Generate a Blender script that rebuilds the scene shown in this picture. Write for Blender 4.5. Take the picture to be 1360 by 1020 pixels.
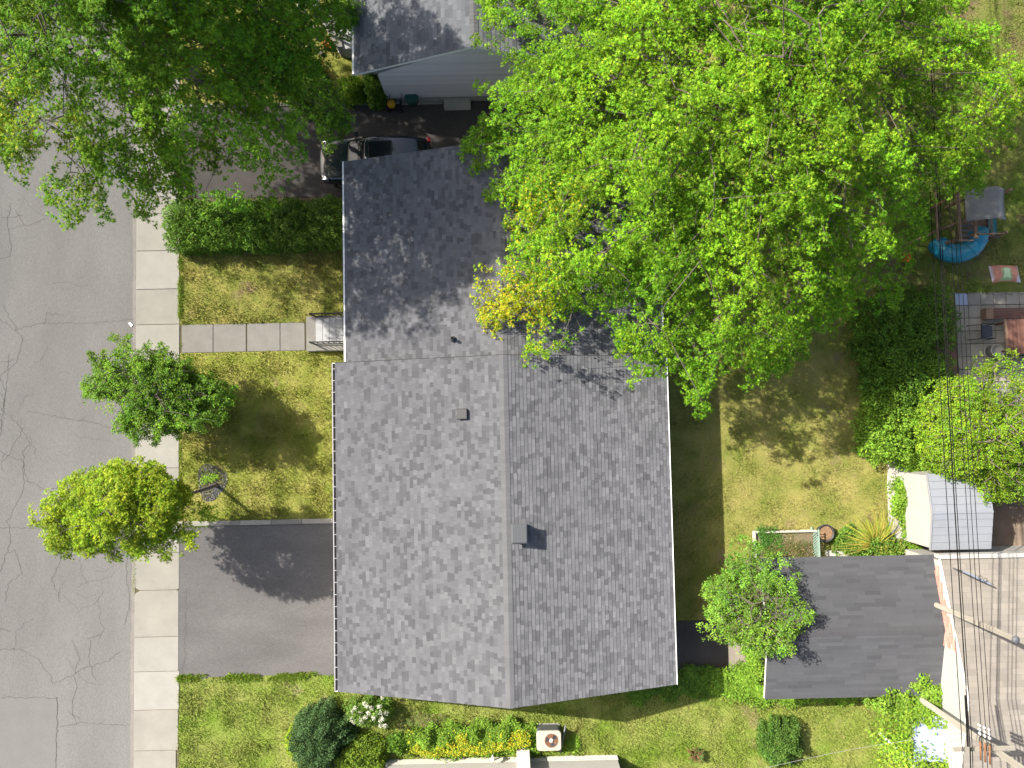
import bpy, math, random
import numpy as np
from mathutils import Vector, Matrix
R = math.radians
C = bpy.context.scene.collection
for o in list(bpy.data.objects): bpy.data.objects.remove(o)

# ------------------------------------------------------------------ camera, light, exposure
FPX, CAMH, TILT, ROLL = 976.0, 31.0, R(2.93), R(-1.2)
cd = bpy.data.cameras.new('camera'); cam = bpy.data.objects.new('camera', cd); C.objects.link(cam)
cam.location = (0, 0, CAMH); cam.rotation_euler = (TILT, 0, ROLL)
cd.sensor_width = 36; cd.lens = FPX/1360*36; cd.clip_end = 3000
bpy.context.scene.camera = cam
SUNV = Vector((-1.0, 0.52, 1.0)).normalized()          # towards the sun
EL = math.asin(SUNV.z)
w = bpy.data.worlds.new('World'); bpy.context.scene.world = w; w.use_nodes = True
wn = w.node_tree.nodes; wl = w.node_tree.links
sk = wn.new('ShaderNodeTexSky'); sk.sky_type = 'NISHITA'; sk.sun_disc = False
sk.air_density = 1.0; sk.dust_density = 4.0; sk.ozone_density = 1.0; sk.sun_elevation = EL; sk.sun_rotation = math.atan2(SUNV.x, SUNV.y)
wl.new(sk.outputs[0], wn['Background'].inputs[0]); wn['Background'].inputs[1].default_value = 0.105
sd = bpy.data.lights.new('sun', 'SUN'); so = bpy.data.objects.new('sun', sd); C.objects.link(so)
sd.energy = 5.0; sd.angle = R(0.53); sd.color = (1.0, 0.94, 0.84)
so.rotation_euler = SUNV.to_track_quat('Z', 'Y').to_euler(); so.location = (-40, 20, 60)
vs = bpy.context.scene.view_settings
vs.view_transform = 'Standard'; vs.look = 'None'; vs.gamma = 1; vs.use_curve_mapping = False
vs.exposure = 1.12

# ------------------------------------------------------------------ helpers
_rx = np.array([[1,0,0],[0,math.cos(TILT),-math.sin(TILT)],[0,math.sin(TILT),math.cos(TILT)]])
_rz = np.array([[math.cos(ROLL),-math.sin(ROLL),0],[math.sin(ROLL),math.cos(ROLL),0],[0,0,1]])
def P(px, py, z=0.0):
    """where a point of the surveyed photograph lies in the place, at height z"""
    d = _rz @ _rx @ np.array([(px-680)/FPX, -(py-510)/FPX, -1.0]); k = (z-CAMH)/d[2]
    return (float(d[0]*k), float(d[1]*k))
def PL(pts, z=0.0): return [P(a, b, z) for a, b in pts]

def tag(o, label=None, cat=None, group=None, kind=None):
    if label: o['label'] = label
    if cat: o['category'] = cat
    if group: o['group'] = group
    if kind: o['kind'] = kind
    return o
def thing(name, label, cat, loc=(0,0,0), rz=0, group=None):
    o = bpy.data.objects.new(name, None); C.objects.link(o); o.empty_display_size = .3
    o.location = loc; o.rotation_euler = (0, 0, rz)
    return tag(o, label, cat, group)
def org(p):
    while p is not None and p.parent is not None: p = p.parent
    return np.array(p.location) if p is not None else np.zeros(3)
def finish(name, me, m, parent, smooth=False):
    if m is not None:
        for mm in (m if isinstance(m, (list, tuple)) else [m]): me.materials.append(mm)
    if smooth: me.polygons.foreach_set('use_smooth', [True]*len(me.polygons))
    o = bpy.data.objects.new(name, me); C.objects.link(o)
    if parent is not None: o.parent = parent
    return o
class MB:
    def __init__(s): s.v = []; s.f = []; s.c = []; s.mi = []; s.m = 0
    def add(s, vs_, fs, col=None):
        n = len(s.v); s.v += [tuple(map(float, q)) for q in vs_]; s.f += [tuple(i+n for i in f) for f in fs]
        s.c += [col if col else (1,1,1)]*len(vs_); s.mi += [s.m]*len(fs); return s
    def box(s, x0, x1, y0, y1, z0, z1, col=None):
        return s.add([(x0,y0,z0),(x1,y0,z0),(x1,y1,z0),(x0,y1,z0),(x0,y0,z1),(x1,y0,z1),(x1,y1,z1),(x0,y1,z1)],
              [(0,3,2,1),(4,5,6,7),(0,1,5,4),(1,2,6,5),(2,3,7,6),(3,0,4,7)], col)
    def hull(s, bot, top, col=None):
        n = len(bot); return s.add(list(bot)+list(top), [tuple(range(n-1,-1,-1)), tuple(range(n,2*n))]+[(i,(i+1)%n,n+(i+1)%n,n+i) for i in range(n)], col)
    def prism(s, poly, z0, z1, col=None):
        a = sum(poly[i][0]*poly[(i+1)%len(poly)][1]-poly[(i+1)%len(poly)][0]*poly[i][1] for i in range(len(poly)))
        if a < 0: poly = poly[::-1]
        zz = (lambda z, i: z[i] if isinstance(z, (list, tuple)) else z)
        return s.hull([(p[0],p[1],zz(z0,i)) for i, p in enumerate(poly)], [(p[0],p[1],zz(z1,i)) for i, p in enumerate(poly)], col)
    def bar(s, a, b, w_, h_=None, col=None, up=(0,0,1)):
        h_ = h_ or w_; a = Vector(a); b = Vector(b); d = (b-a).normalized(); u = Vector(up)
        if abs(d.dot(u)) > .98: u = Vector((1,0,0))
        sx = d.cross(u).normalized()*w_/2; sy = sx.cross(d).normalized()*h_/2
        return s.hull([a-sx-sy, a-sx+sy, a+sx+sy, a+sx-sy], [b-sx-sy, b-sx+sy, b+sx+sy, b+sx-sy], col)
    def tube(s, pts, r, n=8, cap=True, col=None):
        pts = [Vector(p) for p in pts]; k = len(pts); rs = r if isinstance(r, (list, tuple)) else [r]*k
        V = []; up = Vector((0,0,1))
        d0 = (pts[1]-pts[0]).normalized()
        side = d0.cross(up) if abs(d0.z) < .95 else d0.cross(Vector((1,0,0)))
        side.normalize()
        for i, p in enumerate(pts):
            d = (pts[min(i+1,k-1)]-pts[max(i-1,0)]).normalized()
            side = (side-d*side.dot(d)).normalized(); u2 = d.cross(side)
            for j in range(n):
                a = 2*math.pi*j/n; V.append(p+side*math.cos(a)*rs[i]+u2*math.sin(a)*rs[i])
        F = [(i*n+j, i*n+(j+1)%n, (i+1)*n+(j+1)%n, (i+1)*n+j) for i in range(k-1) for j in range(n)]
        if cap: F += [tuple(range(n-1,-1,-1)), tuple((k-1)*n+j for j in range(n))]
        return s.add(V, F, col)
    def lathe(s, prof, cx, cy, n=20, col=None):
        V = [(cx+r_*math.cos(2*math.pi*j/n), cy+r_*math.sin(2*math.pi*j/n), z) for r_, z in prof for j in range(n)]
        F = [(i*n+j, i*n+(j+1)%n, (i+1)*n+(j+1)%n, (i+1)*n+j) for i in range(len(prof)-1) for j in range(n)]
        return s.add(V, F+[tuple(range(n-1,-1,-1)), tuple((len(prof)-1)*n+j for j in range(n))], col)
    def build(s, name, m, parent=None, smooth=False, bevel=0, kind=None, label=None, subsurf=0):
        og = org(parent) if parent is not None else np.zeros(3)
        me = bpy.data.meshes.new(name)
        me.from_pydata([(a-og[0], b-og[1], c-og[2]) for a, b, c in s.v], [], s.f)
        at = me.color_attributes.new('tint', 'FLOAT_COLOR', 'POINT')
        at.data.foreach_set('color', np.array([(*c, 1) for c in s.c], dtype=np.float32).ravel())
        if any(s.mi): me.polygons.foreach_set('material_index', s.mi)
        me.update()
        o = finish(name, me, m, parent, smooth)
        if bevel:
            b = o.modifiers.new('bevel', 'BEVEL'); b.width = bevel; b.segments = 2; b.limit_method = 'ANGLE'
        if subsurf:
            b = o.modifiers.new('sub', 'SUBSURF'); b.levels = subsurf; b.render_levels = subsurf
        if kind: o['kind'] = kind
        if label: o['label'] = label
        return o
def soup(name, V, F, col, m, parent=None, kind=None):
    """a large triangle mesh from numpy arrays, colour per vertex"""
    V = np.asarray(V, np.float32)
    if parent is not None: V = V-org(parent).astype(np.float32)
    me = bpy.data.meshes.new(name); n, k = len(V), len(F)
    me.vertices.add(n); me.vertices.foreach_set('co', V.ravel())
    me.loops.add(k*3); me.loops.foreach_set('vertex_index', np.asarray(F, np.int32).ravel())
    me.polygons.add(k); me.polygons.foreach_set('loop_start', np.arange(0, k*3, 3, dtype=np.int32))
    me.update(calc_edges=True)
    at = me.color_attributes.new('tint', 'FLOAT_COLOR', 'POINT')
    c4 = np.ones((n, 4), np.float32); c4[:, :3] = col; at.data.foreach_set('color', c4.ravel())
    o = finish(name, me, m, parent)
    if kind: o['kind'] = kind
    return o
_tab = np.random.RandomState(5).rand(256, 256)
def vn(x, y, s=1.0, seed=0):
    x = np.asarray(x)/s+seed*17.3+1000; y = np.asarray(y)/s+seed*9.1+1000
    xi = np.floor(x).astype(int); yi = np.floor(y).astype(int); fx = x-xi; fy = y-yi
    fx = fx*fx*(3-2*fx); fy = fy*fy*(3-2*fy); g = lambda a, b: _tab[a % 256, b % 256]
    return (g(xi,yi)*(1-fx)+g(xi+1,yi)*fx)*(1-fy)+(g(xi,yi+1)*(1-fx)+g(xi+1,yi+1)*fx)*fy
def inpoly(x, y, poly):
    r = np.zeros(len(x), bool); n = len(poly)
    for i in range(n):
        x0, y0 = poly[i]; x1, y1 = poly[(i+1) % n]
        if y0 == y1: continue
        c = ((y0 > y) != (y1 > y)) & (x < (x1-x0)*(y-y0)/(y1-y0)+x0); r ^= c
    return r
def polypts(poly, n, rs):
    a = np.array(poly); lo = a.min(0); hi = a.max(0); out = np.zeros((0, 2))
    while len(out) < n:
        q = lo+rs.rand(n*2, 2)*(hi-lo); q = q[inpoly(q[:,0], q[:,1], poly)]; out = np.vstack([out, q])
    return out[:n]
def area(poly):
    return abs(sum(poly[i][0]*poly[(i+1)%len(poly)][1]-poly[(i+1)%len(poly)][0]*poly[i][1] for i in range(len(poly))))/2

# ------------------------------------------------------------------ materials
def mat(name, col, rough=.8, metal=0., spec=.3, noise=.0, nscale=8., bump=0., bscale=60., tint=False, col2=None, fine=0., coat=0., stretch=None):
    m = bpy.data.materials.new(name); m.use_nodes = True; nt = m.node_tree; N = nt.nodes; L = nt.links
    b = N['Principled BSDF']; b.inputs['Roughness'].default_value = rough; b.inputs['Metallic'].default_value = metal
    b.inputs['Diffuse Roughness'].default_value = 1.0 if rough > .8 else 0.0; b.inputs['Specular IOR Level'].default_value = spec; b.inputs['Coat Weight'].default_value = coat
    pos = N.new('ShaderNodeNewGeometry').outputs['Position']
    if stretch:
        mp = N.new('ShaderNodeMapping'); mp.inputs['Scale'].default_value = stretch; L.new(pos, mp.inputs[0]); pos = mp.outputs[0]
    if tint:
        a = N.new('ShaderNodeAttribute'); a.attribute_name = 'tint'; cur = a.outputs['Color']
    else:
        rgb = N.new('ShaderNodeRGB'); rgb.outputs[0].default_value = (*col, 1); cur = rgb.outputs[0]
    def nz(scale, det=4, rg=.6):
        n = N.new('ShaderNodeTexNoise'); n.inputs['Scale'].default_value = scale; n.inputs['Detail'].default_value = det; n.inputs['Roughness'].default_value = rg
        L.new(pos, n.inputs['Vector']); return n.outputs['Fac']
    def ramp(src, a0, a1, v0, v1):
        r = N.new('ShaderNodeMapRange'); r.inputs[1].default_value = a0; r.inputs[2].default_value = a1; r.inputs[3].default_value = v0; r.inputs[4].default_value = v1
        L.new(src, r.inputs[0]); return r.outputs[0]
    def mix(fac, A, B, mode='MIX'):
        x = N.new('ShaderNodeMix'); x.data_type = 'RGBA'; x.blend_type = mode
        for s_, v_ in ((0, fac), (6, A), (7, B)):
            if isinstance(v_, (int, float)): x.inputs[s_].default_value = v_
            elif isinstance(v_, tuple): x.inputs[s_].default_value = (*v_, 1)
            else: L.new(v_, x.inputs[s_])
        return x.outputs[2]
    if col2 is not None: cur = mix(ramp(nz(nscale, 5, .65), .38, .62, 0, 1), cur, col2)
    if noise:
        v = ramp(nz(nscale), .25, .75, 1-noise, 1+noise)
        cc = N.new('ShaderNodeCombineColor'); [L.new(v, cc.inputs[i]) for i in range(3)]; cur = mix(1., cur, cc.outputs[0], 'MULTIPLY')
    if fine:
        v = ramp(nz(bscale, 2, .8), .3, .7, 1-fine, 1+fine)
        cc = N.new('ShaderNodeCombineColor'); [L.new(v, cc.inputs[i]) for i in range(3)]; cur = mix(1., cur, cc.outputs[0], 'MULTIPLY')
    L.new(cur, b.inputs['Base Color'])
    if bump:
        bp = N.new('ShaderNodeBump'); bp.inputs['Strength'].default_value = bump; bp.inputs['Distance'].default_value = .02
        L.new(nz(bscale, 3, .7), bp.inputs['Height']); L.new(bp.outputs[0], b.inputs['Normal'])
    return m
def leafmat(name, trans=.35, warm=(1.25, 1.15, .5), rough=.6, spec=.14):
    m = bpy.data.materials.new(name); m.use_nodes = True; N = m.node_tree.nodes; L = m.node_tree.links
    b = N['Principled BSDF']; b.inputs['Roughness'].default_value = rough; b.inputs['Specular IOR Level'].default_value = spec
    a = N.new('ShaderNodeAttribute'); a.attribute_name = 'tint'; L.new(a.outputs['Color'], b.inputs['Base Color'])
    t = N.new('ShaderNodeBsdfTranslucent'); x = N.new('ShaderNodeMix'); x.data_type = 'RGBA'; x.blend_type = 'MULTIPLY'; x.inputs[0].default_value = 1
    L.new(a.outputs['Color'], x.inputs[6]); x.inputs[7].default_value = (*warm, 1); L.new(x.outputs[2], t.inputs[0])
    ms = N.new('ShaderNodeMixShader'); ms.inputs[0].default_value = trans
    L.new(b.outputs[0], ms.inputs[1]); L.new(t.outputs[0], ms.inputs[2]); L.new(ms.outputs[0], N['Material Output'].inputs[0])
    return m
def lawnmat(name, green, straw, dirt, dry=.5, dirtamt=.1, scale=.8):
    m = bpy.data.materials.new(name); m.use_nodes = True; N = m.node_tree.nodes; L = m.node_tree.links
    b = N['Principled BSDF']; b.inputs['Roughness'].default_value = .9; b.inputs['Specular IOR Level'].default_value = .1
    pos = N.new('ShaderNodeNewGeometry').outputs['Position']
    mp = N.new('ShaderNodeMapping'); mp.inputs['Scale'].default_value = (1, 1, .05); L.new(pos, mp.inputs[0]); pos = mp.outputs[0]
    def nz(sc, det, rg, lo, hi):
        n = N.new('ShaderNodeTexNoise'); n.inputs['Scale'].default_value = sc; n.inputs['Detail'].default_value = det; n.inputs['Roughness'].default_value = rg
        L.new(pos, n.inputs['Vector']); r = N.new('ShaderNodeMapRange'); r.inputs[1].default_value = lo; r.inputs[2].default_value = hi; L.new(n.outputs['Fac'], r.inputs[0]); return r.outputs[0]
    def mix(f, A, B, mode='MIX'):
        x = N.new('ShaderNodeMix'); x.data_type = 'RGBA'; x.blend_type = mode
        for s_, v_ in ((0, f), (6, A), (7, B)):
            if isinstance(v_, (int, float)): x.inputs[s_].default_value = v_
            elif isinstance(v_, tuple): x.inputs[s_].default_value = (*v_, 1)
            else: L.new(v_, x.inputs[s_])
        return x.outputs[2]
    k = .5-(dry-.5)*.35
    c = mix(nz(scale, 6, .62, k-.2, k+.22), green, straw)
    kd = .78-dirtamt
    c = mix(nz(scale*.55+.2, 5, .6, kd-.05, kd+.06), c, dirt)
    v = nz(22, 3, .85, .28, .72); vr = N.new('ShaderNodeMapRange'); vr.inputs[3].default_value = .74; vr.inputs[4].default_value = 1.3; L.new(v, vr.inputs[0])
    cc = N.new('ShaderNodeCombineColor'); [L.new(vr.outputs[0], cc.inputs[i]) for i in range(3)]
    c = mix(1., c, cc.outputs[0], 'MULTIPLY')
    L.new(c, b.inputs['Base Color'])
    t = N.new('ShaderNodeBsdfTranslucent'); L.new(c, t.inputs[0]); ms = N.new('ShaderNodeMixShader'); ms.inputs[0].default_value = .15
    bp = N.new('ShaderNodeBump'); bp.inputs['Strength'].default_value = .5; bp.inputs['Distance'].default_value = .03; L.new(v, bp.inputs['Height']); L.new(bp.outputs[0], b.inputs['Normal'])
    L.new(b.outputs[0], ms.inputs[1]); L.new(t.outputs[0], ms.inputs[2]); L.new(ms.outputs[0], N['Material Output'].inputs[0])
    return m
M = {}
M['road'] = mat('road_asphalt', (.208,.202,.190), .9, noise=.12, nscale=.6, fine=.22, bump=.4, bscale=45, stretch=(1,.35,1))
M['patch'] = mat('patch_asphalt', (.215,.21,.198), .9, noise=.06, nscale=1.5, fine=.2, bump=.3, bscale=50)
M['crack'] = mat('crack_tar', (.115,.108,.103), .9)
M['concrete'] = mat('pale_concrete', (.355,.34,.30), .9, noise=.09, nscale=1.3, fine=.07, bump=.15, bscale=40)
M['concrete_b'] = mat('pale_concrete_worn', (.335,.318,.275), .9, noise=.12, nscale=1.1, fine=.09, bump=.15, bscale=40)
M['concrete_c'] = mat('pale_concrete_clean', (.375,.36,.32), .9, noise=.08, nscale=1.6, fine=.07, bump=.15, bscale=40)
M['concrete2'] = mat('grey_concrete', (.25,.24,.215), .9, noise=.12, nscale=2., fine=.08, bump=.15, bscale=40)
M['joint'] = mat('joint_dirt', (.09,.085,.06), .95, noise=.3, nscale=8)
M['drive'] = mat('drive_asphalt', (.142,.136,.132), .88, noise=.2, nscale=.7, fine=.25, bump=.4, bscale=45, stretch=(.4,1,1))
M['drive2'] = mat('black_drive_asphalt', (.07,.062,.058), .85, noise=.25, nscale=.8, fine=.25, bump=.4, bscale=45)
M['dirt'] = mat('bare_dirt', (.16,.125,.085), .95, noise=.3, nscale=1.5, col2=(.12,.11,.055), fine=.3, bump=.6, bscale=25)
M['shingle'] = mat('shingle', (1,1,1), .88, tint=True, fine=.14, bump=.25, bscale=90, noise=.07, nscale=.9)
M['white'] = mat('white_paint', (.75,.75,.73), .5, noise=.04, nscale=3)
M['cream'] = mat('cream_siding', (.62,.59,.52), .6, noise=.04, nscale=2)
M['gutter_in'] = mat('gutter_trough', (.10,.085,.075), .7, noise=.3, nscale=5)
M['blackmetal'] = mat('black_metal', (.014,.014,.016), .65, spec=.3)
M['darkplastic'] = mat('dark_plastic', (.035,.035,.037), .55, spec=.4)
M['galv'] = mat('galvanised', (.12,.127,.135), .5, metal=.3, noise=.15, nscale=5)
M['brick'] = mat('red_brick', (.28,.10,.07), .9, noise=.2, nscale=6, bump=.3, bscale=40)
M['glass'] = mat('dark_glass', (.012,.015,.018), .07, spec=.5)
M['bark'] = mat('bark', (.13,.105,.085), .95, noise=.3, nscale=6, bump=.7, bscale=20)
M['bark2'] = mat('pale_bark', (.22,.185,.15), .9, noise=.25, nscale=6, bump=.5, bscale=20)
M['leaf'] = leafmat('leaf', .33)
M['leafdull'] = leafmat('leaf_dull', .22, (1.15,1.1,.5), .6, .14)
M['petal'] = leafmat('petal', .3, (1,1,.9))
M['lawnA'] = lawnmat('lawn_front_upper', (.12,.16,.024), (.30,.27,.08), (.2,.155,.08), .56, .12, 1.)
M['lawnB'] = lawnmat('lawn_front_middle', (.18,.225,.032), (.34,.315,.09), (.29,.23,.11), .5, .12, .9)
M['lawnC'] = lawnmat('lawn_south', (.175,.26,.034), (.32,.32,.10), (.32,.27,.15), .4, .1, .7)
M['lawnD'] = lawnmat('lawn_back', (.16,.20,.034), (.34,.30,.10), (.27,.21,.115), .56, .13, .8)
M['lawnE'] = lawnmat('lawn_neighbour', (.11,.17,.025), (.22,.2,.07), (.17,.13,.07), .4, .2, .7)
M['wood'] = mat('weathered_wood', (.2,.13,.085), .8, noise=.25, nscale=5, bump=.2)
M['greywood'] = mat('grey_deck', (.27,.275,.28), .7, noise=.1, nscale=4)
M['redwood'] = mat('red_brown_wood', (.13,.062,.045), .6, noise=.2, nscale=4)
M['carpaint'] = mat('car_paint', (.009,.016,.021), .18, spec=.5, coat=.6)
M['tyre'] = mat('tyre_rubber', (.015,.015,.015), .9)
M['alloy'] = mat('alloy', (.35,.36,.37), .3, metal=.9)
M['lamp'] = mat('lamp_glass', (.07,.075,.08), .2, spec=.4)
M['blue'] = mat('blue_plastic', (.015,.20,.30), .35, spec=.5)
M['teal'] = mat('teal_plastic', (.02,.15,.16), .4, spec=.5)
M['orange'] = mat('orange_plastic', (.6,.12,.02), .5)
M['yellow'] = mat('yellow_paint', (.55,.3,.02), .5)
M['green'] = mat('green_plastic', (.02,.09,.07), .5)
M['canvas'] = mat('grey_canvas', (.22,.215,.2), .9, noise=.15, nscale=2)
M['stoneg'] = mat('pebbles', (1,1,1), .9, tint=True)
M['tile'] = mat('patio_tile', (.3,.285,.25), .85, noise=.2, nscale=1.5, fine=.1)
M['metalroof'] = mat('pale_metal_roof', (.225,.24,.265), .6, metal=.05, noise=.06, nscale=2)
M['whitew'] = mat('white_wall', (.36,.35,.325), .7, noise=.05, nscale=2)
M['salmon'] = mat('salmon_brick', (.5,.27,.2), .85, noise=.1, nscale=8)
M['pole'] = mat('pole_wood', (.2,.185,.155), .85, noise=.15, nscale=4, stretch=(1,1,.1))
M['cable'] = mat('cable', (.012,.012,.012), 1., spec=0)
M['ceramic'] = mat('ceramic', (.55,.53,.5), .3)
M['rust'] = mat('rusty_brown', (.2,.09,.04), .7)
M['tarp'] = mat('white_sheet', (.30,.35,.45), .6, noise=.03)
M['patchgrey'] = mat('grey_trim', (.25,.25,.26), .6)
M['underlay'] = mat('roof_underlay', (.05,.05,.053), .95)
M['underlay2'] = mat('roof_underlay_brown', (.15,.135,.115), .95)
M['cloth'] = mat('tint_plain', (1,1,1), .7, tint=True)

# ------------------------------------------------------------------ foliage
def norm(a): return a/np.maximum(np.linalg.norm(a, axis=-1, keepdims=True), 1e-9)
def leafgeo(pos, u, nrm, size, col, kind='leaf'):
    """pos,u,nrm (n,3), size (n,), col (n,3) -> vertices, triangles, colours"""
    u = norm(u); v = norm(np.cross(nrm, u)); nn = np.cross(u, v)
    s = size[:, None]
    if kind == 'maple':
        T = [(.05,-.17,0),(.05,.17,0),(1,0,-.18), (0,0,0),(.42,.08,.02),(.62,.58,-.12), (0,0,0),(.62,-.58,-.12),(.42,-.08,.02)]
        F = [(0,2,1),(3,4,5),(3+3,7,8)]
    elif kind == 'blade':
        T = [(0,-.12,0),(0,.12,0),(1,0,-.1)]; F = [(0,2,1)]
    else:
        T = [(0,0,0),(.45,.27,.07),(1,0,-.08),(.45,-.27,.07)]; F = [(0,2,1),(0,3,2)]
    n = len(pos); k = len(T)
    V = np.empty((n, k, 3), np.float32)
    for i, (a, b, c) in enumerate(T): V[:, i] = pos+s*(u*a+v*b+nn*c)
    FF = (np.arange(n)[:, None, None]*k+np.array(F)[None]).reshape(-1, 3)
    return V.reshape(-1, 3), FF, np.repeat(col, k, axis=0)
def pal(cols, n, rs, jit=.18):
    cols = np.array(cols); i = rs.randint(0, len(cols), n); c = cols[i]
    return np.clip(c*(1+rs.randn(n, 1)*jit)*(1+rs.randn(n, 3)*.06), .003, .8)
def tree(name, label, base, centre, outline_px, ze, ztop, zlow, nl, lpl, leaf, cols, seed, kind='maple', trunk=.25, bark='bark', group=None,
         lobelen=(1.0,2.0), lobew=.45, tips=None, tipbox=None, fine=1., limbs=9, lean=None, hole=.0, sunny=None, cutz=None, drop=0.3, twigr=.012, mk='leaf', ell=None, shear=(0,0), full=2.2, relief=0., twl=.12):
    rs = np.random.RandomState(seed); rd = random.Random(seed)
    t = thing(name, label, 'tree', (base[0], base[1], 0), 0, group)
    cx, cy = centre
    if ell: a_ = np.linspace(0, 2*math.pi, 24)[:-1]; op = np.stack([cx+ell[0]*np.cos(a_), cy+ell[1]*np.sin(a_)], 1)
    else: op = np.array(PL(outline_px, ze))
    th = np.arctan2(op[:,1]-cy, op[:,0]-cx); rr = np.hypot(op[:,0]-cx, op[:,1]-cy)
    o = np.argsort(th); th = th[o]; rr = rr[o]
    Rf = lambda a: np.interp(a, th, rr, period=2*math.pi)
    Rm = rr.mean()
    prof = lambda f: ze+(ztop-ze)*np.clip(1-f**full, 0, 1)
    # limbs
    tb = MB(); top = Vector((cx, cy, zlow+(ztop-zlow)*.3)); b0 = Vector((base[0], base[1], -.05))
    tp = [b0+(top-b0)*q+Vector((math.sin(q*5)*.12*trunk*4, math.cos(q*4)*.1*trunk*4-.1*trunk*4, 0)) for q in (0,.05,.3,.6,.85,1)]
    tb.tube(tp, [trunk*1.5,trunk*1.1,trunk*.95,trunk*.85,trunk*.72,trunk*.55], 12)
    tr = tb.build('trunk', M[bark], t, True)
    lp = []
    for i in range(limbs):
        a = 2*math.pi*(i+rd.uniform(-.25,.25))/limbs; f = rd.uniform(.45,.8) if i % 3 else rd.uniform(.15,.3)
        ra = float(Rf(a))*f; e = Vector((cx+ra*math.cos(a), cy+ra*math.sin(a), float(prof(f))-.3*(ztop-ze)-.4)); e.z = max(e.z-.09*(ztop-zlow), zlow+.3)
        s0 = Vector(tp[3])*(1-rd.random()*.5)+Vector(tp[5])*0; q0 = Vector(tp[2]).lerp(Vector(tp[5]), rd.uniform(.2,1))
        mid = q0.lerp(e, .5)+Vector((rd.uniform(-.3,.3), rd.uniform(-.3,.3), .12*(e-q0).length))
        pts = [q0*(1-x)**2+mid*2*x*(1-x)+e*x*x for x in np.linspace(0,1,8)]
        pts = [q_-Vector((0,0,twl*.8*k_/7)) for k_, q_ in enumerate(pts)]; lb = MB().tube(pts, list(np.linspace(trunk*.36, trunk*.07, 8)), 7); lb.build('limb', M[bark], t, True)
        lp += pts[2:]
    LP = np.array([list(p) for p in lp])
    # lobes
    f = np.sqrt(rs.rand(nl))*1.03; a = rs.rand(nl)*2*math.pi
    lay = rs.rand(nl); depth = np.where(lay < .55, rs.rand(nl)*drop, drop+rs.rand(nl)*(.9-drop))
    zt = prof(f); zb = zlow+(ze-zlow)*f**2*.6; z = zt-(zt-zb)*depth
    ra = Rf(a)*f; X = cx+ra*np.cos(a); Y = cy+ra*np.sin(a)
    z = z+relief*(vn(X, Y, 1.9, seed+3)-.5)*2+relief*.5*(vn(X, Y, .9, seed+8)-.5)
    if ell:
        dd = norm(rs.randn(nl, 3)); rad_ = .5+.5*rs.rand(nl)**.6; zc = (ztop+zlow)/2; rz_ = (ztop-zlow)/2
        lump_ = .62+.75*vn(dd[:,0]*1.7+9, dd[:,1]*1.7+dd[:,2]*1.5, 1, seed)
        z = zc+dd[:,2]*rad_*lump_*rz_; X = cx+dd[:,0]*rad_*lump_*ell[0]+shear[0]*(z-zc); Y = cy+dd[:,1]*rad_*lump_*ell[1]+shear[1]*(z-zc)
        f = np.clip(rad_*np.hypot(dd[:,0], dd[:,1]), 0, 1); a = np.arctan2(dd[:,1], dd[:,0]); depth = 1-rad_
    if hole:
        keep = vn(X, Y, 1.5, seed) > hole; f, a, z, X, Y, depth = [q[keep] for q in (f, a, z, X, Y, depth)]; nl = len(f)
    if cutz is not None:
        keep = cutz(X, Y, z); f, a, z, X, Y, depth = [q[keep] for q in (f, a, z, X, Y, depth)]; nl = len(f)
    ax_a = a+rs.randn(nl)*.38; el = .42*(1-f)+.10+rs.randn(nl)*.18-.32*(f > .8)
    D = np.stack([np.cos(ax_a)*np.cos(el), np.sin(ax_a)*np.cos(el), np.sin(el)], 1)
    Ln = (lobelen[0]+rs.rand(nl)*(lobelen[1]-lobelen[0])); P1 = np.stack([X, Y, z], 1); P0 = P1-D*Ln[:, None]
    lobecol = np.clip(1+rs.randn(nl)*.2, .6, 1.5); lobehue = np.clip(rs.randn(nl)*.08+.22*(vn(X, Y, 2.5, seed+6)-.5), -.2, .22)
    # twigs
    tw = MB(); order = np.argsort(np.hypot(P0[:,0]-cx, P0[:,1]-cy)); cap = len(LP); LP = np.vstack([LP, np.zeros((nl*2, 3))])
    for i in order:
        d2 = ((LP[:cap]-P0[i])**2).sum(1)+1.5*np.abs(LP[:cap,2]-P0[i,2]); j = int(np.argmin(d2)); dz_ = Vector((0,0,-twl)); q = Vector(LP[j]); s = Vector(P0[i])+dz_; e = Vector(P1[i]-D[i]*.1)+dz_
        LP[cap] = P0[i]-np.array([0,0,twl]); LP[cap+1] = (P0[i]+LP[j])/2; cap += 2
        if not .05 < (s-q).length < 3.5: q = s
        k = np.hypot(P0[i,0]-cx, P0[i,1]-cy)/Rm; w_ = twigr*(2.2-1.2*min(1, k))
        if q != s: tw.tube([q, q.lerp(s,.5)+Vector((rd.uniform(-.1,.1),rd.uniform(-.1,.1),.06)), s, s.lerp(e,.5)+Vector((rd.uniform(-.06,.06),rd.uniform(-.06,.06),.04)), e], [w_*1.5, w_*1.2, w_, w_*.7, w_*.3], 4, False)
        else: tw.tube([s, s.lerp(e,.5)+Vector((0,0,.04)), e], [w_, w_*.7, w_*.3], 4, False)
    tw.build('branches', M[bark], t, kind='stuff')
    # sprigs and leaves
    per = 9; ns = max(3, int(lpl/per)); li = np.repeat(np.arange(nl), ns); n1 = len(li)
    tt = rs.rand(n1)**.75; side = rs.randn(n1)*lobew*(1.05-.7*tt); vert = rs.randn(n1)*lobew*.33-.06
    drp = (.1+.25*f[li])*Ln[li]*tt**2; Dl = D[li]; S = norm(np.cross(Dl, np.array([0,0,1.])))
    SP = P0[li]+Dl*(Ln[li]*tt)[:, None]+S*side[:, None]; SP[:, 2] += vert-.25*np.abs(side)-drp
    so_ = norm(Dl*.7+S*(side/lobew)[:, None]*.8+rs.randn(n1, 3)*.25)
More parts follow.
